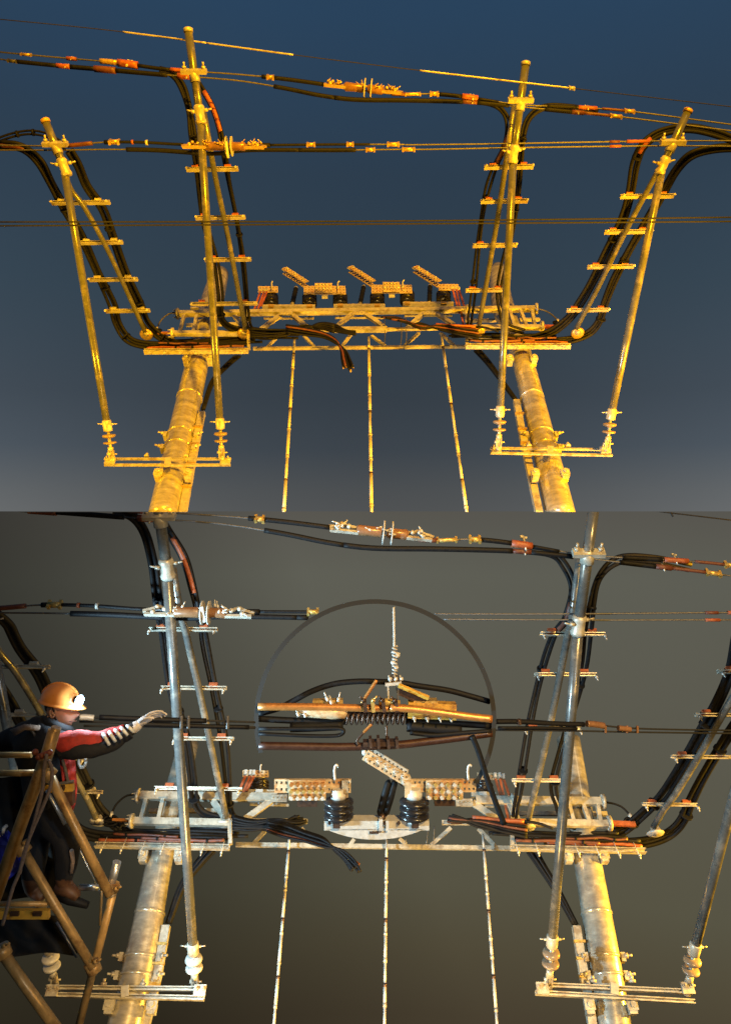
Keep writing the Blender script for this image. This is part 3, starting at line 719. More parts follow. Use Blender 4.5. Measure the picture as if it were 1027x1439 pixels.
    for j in range(13):
        dy = (j - 6) * 1.25
        p_ = [(352, 467 + dy * .9), (374, 469 + dy * .8 + random.uniform(-2, 2)), (400, 468 + dy * .5 + random.uniform(-3, 3)), (425, 463 - dy * .5 + random.uniform(-3, 3)), (448, 458 + dy * .5), (470, 462 + dy * .6 + random.uniform(-2, 2))]
        if j % 3 == 0: p_ += [(485, 466 + dy * .3), (500, 468 + dy * .3)]
        for run in P.runs(smooth(p_), ('pl', .42 + .05 * (j % 3))): build('cable', M().tube(run, P.m(1.45, 420, 462), 7), BLACK, t)
    t = thing('cable_tail', 'frayed black cable tail drooping below the middle of the %s gantry beam' % G, 'cables', P.p(480, 485, fr))
    dx0 = 0 if U else 0
    for j in range(9):
        dy = (j - 4) * 1.3; e = random.uniform(-3, 4)
        p_ = [(402, 462 + dy), (430, 466 + dy), (455, 471 + dy * .7), (472, 480 + dy * .5), (482 + dy * .6, 492), (486 + dy * 1.1, 506 + e), (489 + dy * 1.3, 516 + e)]
        if not U: p_ = [(x + 3, y - 1) for x, y in p_]
        mb = M()
        if U: P.tube(mb, p_, 1.55, ('pl', .5 + .04 * (j % 3)), 7)
        else:
            q_ = [(375, 1160 + dy * 1.5), (400, 1166 + dy * 2), (428, 1175 + dy * 1.4), (455, 1184 + dy * 1.2), (474 + dy, 1194), (490 + dy * 1.3, 1208), (500 + dy * 1.3, 1219 + e * 2)]
            mb.tube([plp(a, b, .75 + .04 * (j % 3)) for a, b in smooth(q_)], 1.7 * P.dp(1190) / F, 7)
        c_ = build('cable', mb, DSHRINK if j == (2 if U else 7) else BLACK, t)
        q = p_[-1]; 
        if j % 2 == 0 and c_ and U: build('cut_end', M().tube([P.p(q[0], q[1] - 1.5, ('pl', .5 + .04 * (j % 3))), P.p(q[0] + .5, q[1] + 2.5, ('pl', .5))], P.m(1.2, *q, fr), 6), BRASS, c_)
    t = thing('cable_tangle', 'tangle of black cables lying on the %s gantry beam right of its middle' % G, 'cables', P.p(610, 458, fr))
    for j in range(12):
        dy = (j - 5.5) * 1.2
        p_ = [(535 + j * 3, 449 + dy * .5), (560 + j * 2, 452 + dy * .8), (590, 458 - dy * .6), (620, 461 + dy * .7 + random.uniform(-2, 2)), (650, 466 + dy * .8), (672, 469 + dy)]
        for run in P.runs(smooth(p_), ('pl', .42 + .05 * (j % 3))): build('cable', M().tube(run, P.m(1.45, 600, 458), 7), DSHRINK if j in (1, 5, 9) else BLACK, t)
    # short orange sleeve on the right end of the beam chord
    t = thing('sleeved_lead', 'short orange sleeved lead by the %s ladder foot of the %s gantry' % ('inner right', G), 'lead', P.p(655, 458, fr))
    mb = M(); P.tube(mb, [(612, 456), (640, 458), (668, 459)], 2.3, ('pl', .5), 8); build('sleeve', mb, SHRINK, t)
    mb = M(); P.tube(mb, [(668, 459), (684, 461), (700, 466)], 1.6, ('pl', .5), 8); build('cable', mb, BLACK, t)
    # ---------- three pale guy rods below the beam
    if U: gl = [((414, 476), (397, 750)), ((518, 474), (522.5, 750)), ((620, 472), (660, 750))]
    else: gl = [((407, 1174), (384, 1450)), ((543, 1180), (540, 1450)), ((678, 1172), (699, 1450))]
    for i, (a, b) in enumerate(gl):
        t = thing('guy_rod', '%s of three thin pale rods hanging below the %s gantry beam' % (('left', 'middle', 'right')[i], G), 'rod', plp(*a, -.1))
        A, B = plp(*a, -.1), plp(*b, -.1); r = 1.9 * P.s * P.dp(a[1]) / F
        if not U: r *= .8
        n_ = 9; cuts = [0] + [(q + random.uniform(-.3, .3)) / n_ for q in range(1, n_)] + [1]
        for q in range(n_):
            p0, p1 = A.lerp(B, cuts[q]), A.lerp(B, cuts[q + 1])
            build('rod_segment', M().tube([p0, p1], r * (1 if q % 2 else .86), 8), WHITE, t)
            build('rod_joint', M().tube([p1 - (B - A).normalized() * .02 * random.uniform(.5, 1.6), p1 + (B - A).normalized() * .02], r * 1.2, 8), GALV if q % 3 else SPRING, t)
    # ---------- overhead wires
    def wire(lab, strands, lay, items, r=.9, mt=WIRE, dl=None):
        """strands: polylines; items: (strand, x0, x1, radius, material, name)"""
        ps = [smooth(s_, 5) for s_ in strands]
        t = thing('overhead_wire', lab, 'wire', P.p(*ps[0][len(ps[0]) // 2], lay))
        for s_ in ps:
            for run in P.runs(s_, lay): build('strand', M().tube(run, P.m(r, 500, s_[0][1], lay), 6), mt, t)
        for (si, x0, x1, rr, m_, nm_) in items:
            s_ = ps[si]; nseg = max(2, int((x1 - x0) / 6)); pts = [(x0 + (x1 - x0) * q / nseg, yat(s_, x0 + (x1 - x0) * q / nseg)) for q in range(nseg + 1)]
            pts = [q for q in pts if not P.inside(*q)]
            if len(pts) < 2: continue
            mb = M(); lay2 = (lay if not isinstance(lay, str) else P.d(lay, 0, 0))
            rm = P.m(rr, *pts[0], lay)
            mb.tube([P.p(*q, lay) for q in pts], rm, 10)
            if nm_ == 'clamp':
                for q in (0, -1):
                    c = P.p(*pts[q], lay); mb.bar(c + Vector((0, 0, -rm * 1.3)), c + Vector((0, 0, rm * 1.5)), rm * .9, rm * 1.6)
            if nm_ == 'line_sleeve':
                c = P.p(*pts[len(pts) // 2], lay)
                mb2 = M().tube([c + Vector((0, 0, -rm * 1.8)), c + Vector((.0, 0, rm * 3.2))], rm * .28, 6)
                mb2.ball(c + Vector((-rm * .5, 0, rm * 3)), rm * .5, n=6); mb2.ball(c + Vector((rm * .6, 0, rm * 2.6)), rm * .45, n=6)
                build(nm_, mb, m_, t); build('tie_knot', mb2, CAP, t)
            else: build(nm_, mb, m_, t)
        return t, ps
    def strain(t, x0, x1, ya, yb, lay, tilt, disc=None):
        """strain insulator: clevis, dark barrel, two thin discs, clevis"""
        A, B = P.p(x0, ya, lay), P.p(x1, yb, lay); k = P.m(1.3, x0, ya, lay); ax = (B - A)
        def at(u, dz=0): return A + ax * u + Vector((0, 0, dz * k))
        for (u0, u1) in ((.27, .52), (.56, .76)):
            build('insulator_barrel', M().lathe(at(u0), at(u1), [(0, 3.4 * k), (.1, 4.6 * k), (.5, 4.2 * k), (.9, 4.6 * k), (1, 3.4 * k)], 16), DISC, t)
        for u in disc or (.52, .60):
            build('thin_disc', M().lathe(at(u), at(u + .012), [(0, 10 * k), (1, 10 * k)], 20), WHITE, t)
        for s_ in (1, -1):
            base = .5 - s_ * .5
            pl = [at(base), at(base + s_ * .08, 2.5), at(base + s_ * .14, 5), at(base + s_ * .22, 2.5), at(base + s_ * .3, 2)]
            mb = M()
            for q, w_ in zip(pl, pl[1:]): mb.bar(q, w_, 2.6 * k, 2 * k)
            mb.bar(at(base + s_ * .02, -3), at(base + s_ * .3, -3), 2.4 * k, 3 * k)
            for u, z in ((.1, -2), (.2, 1), (.13, 3)):
                mb.ball(at(base + s_ * u, z) + Vector((0, -2.5 * k, 0)), 2.2 * k, n=8)
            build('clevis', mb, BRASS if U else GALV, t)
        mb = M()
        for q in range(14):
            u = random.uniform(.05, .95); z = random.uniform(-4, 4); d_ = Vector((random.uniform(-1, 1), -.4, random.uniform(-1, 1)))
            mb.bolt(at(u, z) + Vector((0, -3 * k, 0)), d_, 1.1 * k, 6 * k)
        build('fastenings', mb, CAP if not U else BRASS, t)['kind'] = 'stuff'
    w1a = [(-40, 68), (0, 73), (30, 76), (95, 82), (165, 88), (230, 97), (285, 101), (340, 105), (400, 111), (465, 120), (550, 132), (610, 132), (660, 137), (730, 147), (830, 152), (890, 157), (1027, 175), (1060, 179)]
    w1b = [(-40, 79), (0, 83), (20, 86), (90, 93), (150, 98), (230, 105), (285, 109), (340, 114), (400, 124), (450, 134), (500, 140), (570, 141), (650, 143), (700, 147), (740, 151), (800, 157), (870, 164), (1027, 184), (1060, 188)]
    it = [(0, 30, 44, 2, BRASS, 'clamp'), (0, 94, 108, 2.6, SHRINK, 'line_sleeve'), (0, 141, 166, 3.6, BRASS, 'wrap'), (0, 166, 194, 5, SHRINK, 'line_sleeve'), (0, 194, 240, 2.5, BLACK, 'wrap'), (1, 12, 24, 2.4, WIRE, 'clamp'),
          (1, 24, 80, 2.8, BLACK, 'wrap'), (1, 80, 99, 3.2, SHRINK, 'line_sleeve'), (1, 99, 135, 3.1, BLACK, 'wrap'), (1, 133, 163, 4.4, DSHRINK, 'wrap'), (1, 163, 235, 3.1, BLACK, 'wrap'), (0, 240, 262, 3, SHRINK, 'wrap'), (1, 250, 270, 4, SHRINK, 'line_sleeve'), (0, 368, 376, 2.8, BLACK, 'wrap'), (0, 376, 384, 3.2, BRASS, 'clamp'),
          (0, 384, 455, 2.8, BLACK, 'wrap'), (1, 385, 470, 2.9, BLACK, 'wrap'), (1, 470, 650, 3.1, BLACK, 'wrap'), (0, 550, 570, 2.6, DSHRINK, 'wrap'), (0, 570, 590, 2.4, BRASS, 'clamp'), (0, 605, 615, 3.2, BRASS, 'clamp'), (0, 615, 650, 2.8, BLACK, 'wrap'), (0, 649, 671, 4.2, SHRINK, 'line_sleeve'), (0, 671, 700, 2, BLACK, 'wrap'), (1, 650, 670, 2.6, DSHRINK, 'line_sleeve'),
          (1, 670, 715, 2.8, BLACK, 'wrap'), (0, 768, 810, 2.8, BLACK, 'wrap'), (0, 812, 838, 3, SHRINK, 'line_sleeve'), (0, 845, 878, 1.8, DSHRINK, 'wrap'), (0, 878, 890, 2.8, BRASS, 'clamp'), (1, 765, 805, 2.9, BLACK, 'wrap'), (1, 803, 820, 3, DSHRINK, 'line_sleeve'), (1, 820, 858, 2, DSHRINK, 'wrap'), (1, 858, 872, 2.8, BRASS, 'clamp')]
    t, _ = wire('topmost double wire of the %s gantry, with orange sleeves and a strain insulator' % G, [w1a, w1b], 'wire', it, 1.05)
    strain(t, 453, 566, 118, 130, 'wire', 0)
    w2a = [(-40, 204), (0, 204), (85, 205), (145, 200), (200, 200), (258, 203), (350, 204), (470, 203), (560, 203), (580, 203.5), (700, 202), (860, 199), (960, 198), (1060, 198)]
    w2b = [(-40, 211), (0, 211), (85, 211), (150, 210), (220, 211), (300, 216), (350, 211), (470, 211), (560, 210), (600, 210), (700, 208), (860, 205.5), (960, 205), (1060, 206)]
    it = [(0, 95, 130, 2.8, DSHRINK, 'wrap'), (0, 147, 155, 2.9, BLACK, 'wrap'), (0, 155, 167, 3.4, BRASS, 'clamp'), (0, 167, 258, 2, BLACK, 'wrap'), (1, 178, 280, 3.1, BLACK, 'wrap'), (1, 280, 420, 2.8, BLACK, 'wrap'), (0, 345, 380, 2.9, BLACK, 'wrap'), (0, 380, 520, 1.8, BLACK, 'wrap'), (1, 420, 500, 2.9, BLACK, 'wrap'),
          (0, 432, 442, 2.8, BRASS, 'clamp'), (0, 488, 496, 2.8, BRASS, 'clamp'), (1, 515, 526, 2.8, BRASS, 'clamp'), (0, 545, 560, 3, BRASS, 'clamp'), (1, 566, 582, 2.8, BRASS, 'clamp'), (0, 856, 870, 1.8, DSHRINK, 'wrap'), (1, 856, 872, 1.8, SHRINK, 'wrap'), (0, 880, 912, 2.2, SHRINK, 'wrap'), (0, 205, 208, 3.5, CAP, 'wrap'), (0, 185, 188, 3, SHRINK, 'wrap')]
    t, _ = wire('second double wire of the %s gantry, its strain insulator at the inner left rod' % G, [w2a, w2b], ('rod+', .12), it, 1.05)
    strain(t, 255, 374, 205, 206, ('rod+', -.02), 0, (.53, .59))
    # a pale strap over the insulator
    c0 = P.p(318, 199, ('rod+', -.12)); c1 = P.p(321, 222, ('rod+', -.12)); k = P.m(1, 318, 205, 'rod')
    build('pale_strap', M().bar(c0, c1, 3 * k, .03), WHITE, t)
    if U:
        t1 = [(-40, 23), (0, 27), (175, 45), (412, 77), (590, 99), (803, 124), (1027, 150), (1060, 154)]
        wire('single thin wire crossing above the upper gantry, with two pale stiff sleeves', [t1], 9.3, [(0, 173, 290, 1.15, GALV, 'pale_sleeve'), (0, 290, 412, 1.15, GALV, 'pale_sleeve'), (0, 590, 700, 1.15, GALV, 'pale_sleeve'), (0, 700, 803, 1.15, GALV, 'pale_sleeve'), (0, 800, 806, 2.4, CAP, 'clamp')], .6, DWIRE)
        wire('dark double wire crossing in front of the upper ladders, lowest of the upper wires', [[(-40, 312), (500, 311), (1060, 305)], [(-40, 317.5), (500, 315), (1060, 311)]], 8.6, [], 1.1, DWIRE)
    return
PU, PL = Panel('upper'), Panel('lower')
gantry(PU)
gantry(PL)

# ------------------------------------------------------------------ lower picture: wires of its own
CLIP = -1
def dw(x): return 5.0 + 1.6 * min(1.1, max(0, (x - 60) / 900))
def poly(pts, r, mb=None, n=8, dz=0.0, k=6):
    mb = mb or M()
    ps = smooth([p if len(p) == 3 else (p[0], p[1], dw(p[0])) for p in pts], k)
    return mb.tube([W(a, b, c + dz) for a, b, c in ps], r, n)
t = thing('overhead_wire', 'single thin dark wire at the upper right edge of the lower picture', 'wire', W(960, 723, 7.6))
build('strand', poly([(900, 716, 7.6), (960, 723, 7.6), (1060, 735, 7.6)], .007), DWIRE, t)
build('wire_spacer', poly([(940, 718, 7.6), (945, 726, 7.6)], .01), DWIRE, t)
for side_, segs, lab in (('l', [[(112, 1008), (190, 1010), (240, 1011), (300, 1013), (359, 1015)], [(112, 1014), (190, 1016), (240, 1018), (300, 1021), (359, 1022)], [(118, 1020), (200, 1021), (260, 1022), (359, 1023)]], 'black double wire running from the worker hand to the round hoop'),
                         ('r', [[(696, 1013), (760, 1015), (830, 1018), (900, 1024), (1060, 1027)], [(696, 1026), (800, 1027), (900, 1029), (1060, 1031)]], 'black double wire running right from the round hoop across the lower right rods')):
    t = thing('overhead_wire', lab, 'wire', W(segs[0][1][0], segs[0][1][1], 5.6))
    for s_ in segs: build('strand', poly(s_, .008), DWIRE, t)
    if side_ == 'l':
        build('wrap', poly([(140, 1008), (190, 1010), (250, 1012), (290, 1013)], .019, dz=-.01), BLACK, t)
        build('wrap', poly([(190, 1017), (240, 1019), (300, 1021), (350, 1022)], .017, dz=-.01), BLACK, t)
        for x in (255, 265, 320): build('clamp', poly([(x, 1006), (x, 1024)], .012, dz=-.03), WIRE, t)
        build('lug', poly([(112, 1008), (122, 1008), (132, 1009)], .022, dz=-.02), CAP, t)
    else:
        build('wrap', poly([(696, 1014), (730, 1014), (780, 1017), (820, 1018)], .022, dz=-.01), BLACK, t)
        build('wrap', poly([(700, 1023), (760, 1023), (810, 1024)], .015, dz=-.01), BLACK, t)
        build('clamp', poly([(728, 1011), (730, 1018)], .02, dz=-.03), SPRING, t)
        build('clamp', poly([(824, 1017), (836, 1018), (848, 1020)], .028, dz=-.02), DISC, t)
        build('clamp', poly([(868, 1023), (885, 1025)], .024, dz=-.02), DISC, t)
        for x in (880, 850, 895): build('wire_spacer', poly([(x, 1020), (x, 1030)], .012, dz=-.02), DISC, t)

# ------------------------------------------------------------------ round inset: hoop with enlarged hardware
CLIP = 0
RD = 5.95
def q2(x, y, dz=0): return W(x, y, RD + dz)
K = RD / F
mb = M(); n = 120; vs = []; fs = []
a0, a1 = R(-32), R(196)
for i in range(n + 1):
    an = a0 + (a1 - a0) * i / n
    for rr, dz in ((170, -.02), (170, .02), (163.5, .02), (163.5, -.02)):
        vs.append(q2(RCX + rr * math.cos(an), RCY - rr * math.sin(an), dz))
for i in range(n):
    for j in range(4):
        fs.append((i * 4 + j, i * 4 + (j + 1) % 4, (i + 1) * 4 + (j + 1) % 4, (i + 1) * 4 + j))
fs += [(0, 1, 2, 3), (n * 4 + 3, n * 4 + 2, n * 4 + 1, n * 4)]
tag(build('round_hoop', mb.add(vs, fs), RING), 'large dull grey round hoop around the enlarged switch hardware', 'hoop')
def ip(pts, r, dz=0.0, n=10, mb=None, k=6):
    return (mb or M()).tube([q2(a, b, dz) for a, b in smooth(pts, k)], r * K, n)
def ibar(a, b, h, d, dz=0.0, mb=None):
    return (mb or M()).bar(q2(*a, dz), q2(*b, dz), h * K, d, -FW)
t = thing('suspension_wire', 'pale vertical wire with twisted knots hanging inside the round hoop', 'wire', q2(554, 953))
build('wire_strand', ip([(553, 853), (554, 910)], 1.7), WHITE, t)
mb = M()
for i in range(40):
    pass
hel = [(554.5 + 3.0 * math.cos(i * .9), 908 + i * .72) for i in range(68)]
mb = M().tube([q2(x, y, .02 * math.sin(i * .9)) for i, (x, y) in enumerate(hel)], 1.3 * K, 6)
build('twisted_grip', mb, WHITE, t)
build('wire_knot', M().ball(q2(558, 921), 4 * K, n=10).ball(q2(552, 931), 3.4 * K, n=10).ball(q2(557, 938), 3 * K, n=10).tube([q2(550, 916), q2(562, 919)], 1.6 * K, 6), CAP, t)
t = thing('wire_hanger', 'small bolted hanger frame below the vertical wire inside the round hoop', 'hanger', q2(554, 965))
build('hanger_plate', ibar((541, 962), (562, 960), 4, .03, -.06), CAP, t)
for i in range(5): build('hook', M().ball(q2(548 + i * 4, 954 + (i % 2) * 5, -.04), 3 * K, n=8).tube([q2(546 + i * 4, 949, -.03), q2(549 + i * 3.5, 962, -.05)], 1.2 * K, 6), SPRING if i % 2 else CAP, t)
build('side_bar', ibar((545, 962), (546, 984), 2.2, .02, -.06), CAP, t); build('side_bar', ibar((559, 962), (559, 984), 2.2, .02, -.06), WIRE, t)
build('lower_pin', ip([(543, 1020), (543, 1034), (544, 1048)], 1.6, -.05), SPRING, t)
build('yellow_board', M().bar(q2(560, 963, -.09), q2(602, 981, -.09), 4.2 * K, .03, Vector((.3, -1, .2))), YPLATE, t)
build('board_holder', M().add([q2(556, 966, -.04), q2(602, 984, -.04), (q2(578, 985, -.04)), (q2(558, 976, -.04)), q2(556, 966, .05), q2(602, 984, .05), (q2(578, 985, .05)), (q2(558, 976, .05))],
      [(0, 1, 2, 3), (7, 6, 5, 4), (0, 4, 5, 1), (1, 5, 6, 2), (2, 6, 7, 3), (3, 7, 4, 0)]), SPRING, t)
tag(build('black_jumper', ip([(364, 1003), (390, 996), (412, 985), (439, 971), (470, 961), (503, 957.5), (534, 958), (562, 959.5), (589, 964), (629, 970), (660, 978), (688, 986)], 4.1, .08), BLACK),
    'black arched jumper cable across the round hoop, above the copper tube', 'cable')
t = thing('copper_tube', 'long bright copper-orange tube running across the round hoop', 'tube', q2(520, 995))
build('tube_half', ip([(363, 993), (440, 993.5), (514, 995), (570, 995)], 5.2, -.05, 16), COPPER, t)
build('tube_half', ip([(548, 994.5), (580, 996.5), (623, 1002), (660, 1007), (691, 1010.5)], 5.2, -.10, 16), COPPER, t)
for x in (512, 523, 538, 556):
    mb = M().bar(q2(x, 983, -.1), q2(x + 2, 1000, -.1), 5 * K, .05, -FW); mb.bolt(q2(x, 986, -.12), (random.uniform(-1, 1), -1, .5), 2.6 * K, .06)
    build('tube_clip', mb, BRASS if x % 2 else SPRING, t)
build('saddle', M().lathe(q2(532, 987, -.06), q2(562, 987, -.06), [(0, 3 * K), (.3, 6 * K), (.7, 6 * K), (1, 3 * K)], 14), BRASS, t)
t = thing('coil_spring', 'dark coil spring below the copper tube inside the round hoop', 'spring', q2(528, 1009))
hel = []
for i in range(12 * 12 + 1):
    an = i / 12 * 2 * math.pi
    hel.append(q2(485 + 86 * i / 144, 1009 + 8.5 * math.sin(an), .01 + 8.5 * K * math.cos(an)))
build('coil', M().tube(hel, 1.7 * K, 7), SPRING, t)
build('spring_core', ip([(480, 1003), (575, 1004)], 3, .02), SPRING, t)
t = thing('wedge_clamp', 'grey-gold wedge clamp at the left end of the spring in the round hoop', 'clamp', q2(462, 995))
build('clamp_body', M().lathe(q2(417, 999, -.02), q2(488, 1002, -.02), [(0, 2.5 * K), (.25, 8 * K), (.7, 9.5 * K), (.95, 8 * K), (1, 3 * K)], 14), PLATE, t)
build('clamp_top', ibar((440, 986), (482, 985), 6, .07, .03), BRASS, t)
for x, y in ((461, 981), (475, 982), (466, 986), (420, 1003), (430, 1004)): build('clamp_bolt', M().bolt(q2(x, y + 4, -.06), (random.uniform(-.6, .3), -.4, 1), 2.2 * K, .075), CAP, t)
t = thing('wedge_clamp', 'golden box clamp at the right end of the spring in the round hoop', 'clamp', q2(606, 995))
build('clamp_body', ibar((573, 996), (640, 999), 22, .1, .0), YPLATE, t)
build('clamp_top', ibar((580, 985), (614, 986), 6, .12, .02), BRASS, t)
for x in (582, 600, 618, 633): build('clamp_bolt', M().bolt(q2(x, 1008, -.05), (0, -.5, -1), 2.4 * K, .06), CAP, t)
t = thing('dark_line', 'row of dark sagging conductors below the spring inside the round hoop', 'conductors', q2(520, 1020))
build('conductor', ip([(363, 1010), (400, 1012), (450, 1014), (485, 1014)], 4.5, .03), BLACK, t)
build('conductor', ip([(408, 1022), (440, 1021), (482, 1019)], 7, .02), BLACK, t)
build('conductor', ip([(364, 1031), (430, 1034), (470, 1034), (482, 1030), (478, 1024), (440, 1024), (364, 1024)], 2.6, -.03), BLACK, t)
build('conductor', ip([(572, 1020), (610, 1024), (648, 1025)], 8, .02), BLACK, t)
build('conductor', ip([(570, 1014), (620, 1016), (690, 1020)], 4.5, .03), BLACK, t)
build('conductor', ip([(576, 1030), (610, 1033), (648, 1030), (690, 1027)], 3, -.02), BLACK, t)
t = thing('lower_conductor', 'thick dark brown tube sagging lowest across the round hoop, above the raised blade', 'tube', q2(520, 1047))
build('tube_run', ip([(364, 1048), (430, 1049), (486, 1049.5), (554, 1047), (600, 1042), (640, 1037), (691, 1030)], 5.6, 0, 14), mat('dark_brown_tube', (.055, .022, .012), .4, .2, .3, 20, .1), t)
for x in (520, 531, 545, 557): build('tube_clip', M().bar(q2(x, 1035 + (x % 3), -.04), q2(x + 1, 1050, -.04), 4 * K, .09, -FW), SPRING, t)
build('clip_bar', ibar((510, 1044), (560, 1043), 6, .1, -.02), SPRING, t)
t = thing('copper_link', 'thin copper link rod leaning above the tube inside the round hoop', 'rod', q2(518, 972))
build('link_rod', ip([(529, 956), (508, 988)], 2.4, -.04), COPPER, t)
t = thing('copper_link', 'small bent link between the spring and the lowest tube in the round hoop', 'rod', q2(508, 1035))
build('link_rod', ip([(522, 1018), (511, 1029)], 2, -.05), COPPER, t); build('link_rod', ip([(511, 1029), (502, 1040), (503, 1046)], 1.8, -.05), SPRING, t)
tag(build('slanting_cable', ip([(663, 1034), (672, 1056), (684, 1094), (697, 1130), (708, 1158)], 4, -.06), BLACK), 'single black cable slanting down across the right edge of the round hoop', 'cable')
# enlarged switch hardware, lower half of the circle
t = thing('raised_blade', 'large perforated blade raised to the left in the lower half of the round hoop', 'switch blade', q2(541, 1074))
A, B = q2(513, 1057), q2(571, 1093); dr = B - A; nn = dr.cross(FW).normalized() * 16 * K
build('blade_plate', M().holed(A - nn / 2 - FW * .05, dr, nn, 10, 2, -FW, .02, .2), PLATE, t)
build('blade_plate', M().holed(A - nn / 2 + FW * .05, dr, nn, 10, 2, FW, .02, .2), GALV, t)
for u in (.08, .3, .5, .7, .88, .95): build('blade_bolt', M().bolt(A.lerp(B, u) + nn * random.uniform(-.3, .3) - FW * .06, -FW, 3 * K, .05), CAP, t)
build('blade_tip', M().ball(A, 5 * K, n=10).ball(B, 6.5 * K, n=10), CAP, t)
for sx in (-4.5, 4.5):
    a, b = q2(551 + sx, 1096, .02), q2(537 + sx, 1146, .02)
    build('strut', M().lathe(a, b, [(0, 2 * K), (.08, 4.5 * K), (.5, 5.2 * K), (.92, 4.5 * K), (1, 2 * K)], 12), BLACK, t)
build('strut_end', M().ball(q2(552, 1092), 5 * K, n=10).ball(q2(537, 1148), 5 * K, n=10).bar(q2(552, 1090), q2(566, 1104), 3 * K, .03, -FW), SPRING, t)
for (x0, x1, nm, y0, y1) in ((386, 493, 'left', 1094, 1119), (567, 668, 'right', 1094, 1118)):
    t = thing('contact_plate', 'large %s perforated contact plate studded with nuts inside the round hoop' % nm, 'plate', q2((x0 + x1) / 2, 1106))
    A = q2(x0, y1 - 6, .04); ux = q2(x1, y1 - 6, .04) - A; uy = q2(x0, y0, .04) - A
    build('bar_plate', M().holed(A, ux, uy, 16, 2, -FW, .02, .2), PLATE, t)
    xa = x0 + 20 if nm == 'left' else x0 + 31
    A = q2(xa, y1 + 4, 0); ux = q2(xa + 52, y1 + 4, 0) - A; uy = q2(xa, y0 + 1, 0) - A
    build('front_plate', M().holed(A, ux, uy, 6, 3, -FW, .025, .2), PLATE, t)
    for i in range(6):
        for j in range(3):
            c = A + ux * ((i + .5) / 6) + uy * ((j + .5) / 3) - FW * .03
            build('nut', M().lathe(c, c - FW * .035, [(0, 2.7 * K), (1, 2.7 * K)], 6), (CAP, BRASS, COPPER)[(i * 3 + j) % 3 if nm == 'left' else (j + i) % 2], t)
    for i in range(2 if nm == 'left' else 1):
        c = q2((x1 - 8) if nm == 'left' else (x0 + 6), 1108, -.02)
        build('edge_plate', M().bar(c - UP * 12 * K, c + UP * 12 * K, 9 * K, .03, -FW), PLATE, t)
    build('underside_block', ibar((xa + 12, y1 + 8), (xa + 40, y1 + 8), 8, .08, .04), SPRING, t)
    hx = 471 if nm == 'left' else 658
    build('hook', ip([(hx, 1096), (hx - 1, 1084), (hx, 1077), (hx + 2, 1075), (hx + 4, 1077)], 1.7, -.02, 8), CAP, t)
for xx, nm in ((476, 'left'), (582, 'right')):
    t = thing('post_insulator', 'large %s black ribbed insulator with a pale cap inside the round hoop' % nm, 'insulator', q2(xx, 1150))
    prof = [(0, 9 * K)]
    for q in range(3):
        u = q / 3; prof += [(u + .03, 19 * K), (u + .10, 21 * K), (u + .2, 20.5 * K), (u + .26, 17 * K), (u + .30, 14.5 * K)]
    prof += [(1, 12 * K)]
    build('sheds', M().lathe(q2(xx, 1150), q2(xx, 1121), prof, 32), PORC, t)
    build('insulator_cap', M().lathe(q2(xx, 1121), q2(xx, 1108), [(0, 11 * K), (.5, 11 * K), (.6, 9 * K), (1, 9 * K)], 24), CAP, t)
    build('insulator_foot', M().lathe(q2(xx, 1154), q2(xx, 1147), [(0, 13 * K), (1, 9 * K)], 24), CAP, t)
t = thing('base_plate', 'pale base plate under the two large insulators, rounded along the foot of the hoop', 'plate', q2(528, 1165))
build('base_flange', ibar((456, 1156), (602, 1156), 13, .12, .02), CAP, t)
vs = []; xs = [460 + i * (598 - 460) / 20 for i in range(21)]
for dz in (-.04, .04):
    for x in xs: vs.append(q2(x, 1165, dz))
    for x in xs: vs.append(q2(x, RCY + math.sqrt(169 ** 2 - (x - RCX) ** 2) - 1, dz))
m_ = 21; fs = []
for i in range(20):
    fs += [(i, i + 1, m_ + i + 1, m_ + i), (2 * m_ + i + 1, 2 * m_ + i, 3 * m_ + i, 3 * m_ + i + 1), (i + 1, i, 2 * m_ + i, 2 * m_ + i + 1), (m_ + i, m_ + i + 1, 3 * m_ + i + 1, 3 * m_ + i)]
fs += [(0, m_, 3 * m_, 2 * m_), (20, 2 * m_ + 20, 3 * m_ + 20, m_ + 20)]
build('base_web', M().add(vs, fs), WHITE, t)
for x in (473, 583): build('foot_bracket', M().bar(q2(x - 5, 1156, -.06), q2(x + 5, 1156, -.06), 13 * K, .05, -FW), SPRING, t)
for x in (463, 540, 560): build('plate_bolt', M().bolt(q2(x, 1156, -.05), -FW, 2.4 * K, .03), SPRING, t)
build('middle_clip', M().bar(q2(535, 1150, -.06), q2(535, 1166, -.06), 5 * K, .04, -FW).bar(q2(544, 1152, -.06), q2(544, 1166, -.06), 4 * K, .04, -FW), CAP, t)
build('slot', ibar((519, 1170), (532, 1170), 3, .01, -.05), SPRING, t)

# ------------------------------------------------------------------ scaffold and worker
CLIP = -1
SD = 4.25
def sp(x, y, d=SD): return W(x, y, d)
KS = SD / F
t = thing('scaffold', 'rusty yellow tubular scaffold frame in the lower left corner under the worker', 'scaffold', sp(60, 1400))
def st(name, pts, r, mt=YSTEEL, dz=0, n=14):
    return build(name, M().tube([sp(a, b, SD + dz) for a, b in pts], r * .88 * SD / F, n), mt, t)
st('upright_tube', [(77, 1026), (66, 1062), (33, 1150), (-20, 1300)], 9.5, dz=-.15)
st('tube_spigot', [(80, 1022), (74, 1040)], 7.5, dz=-.15)
st('diagonal_brace', [(68, 1085), (110, 1170), (155, 1258)], 7.5)
st('diagonal_brace', [(30, 1190), (78, 1272), (131, 1360)], 7.2)
st('diagonal_brace', [(2, 1336), (40, 1390), (92, 1462)], 8.5, dz=-.1)
st('upright_tube', [(163, 1240), (140, 1330), (106, 1462)], 6.6, dz=.25)
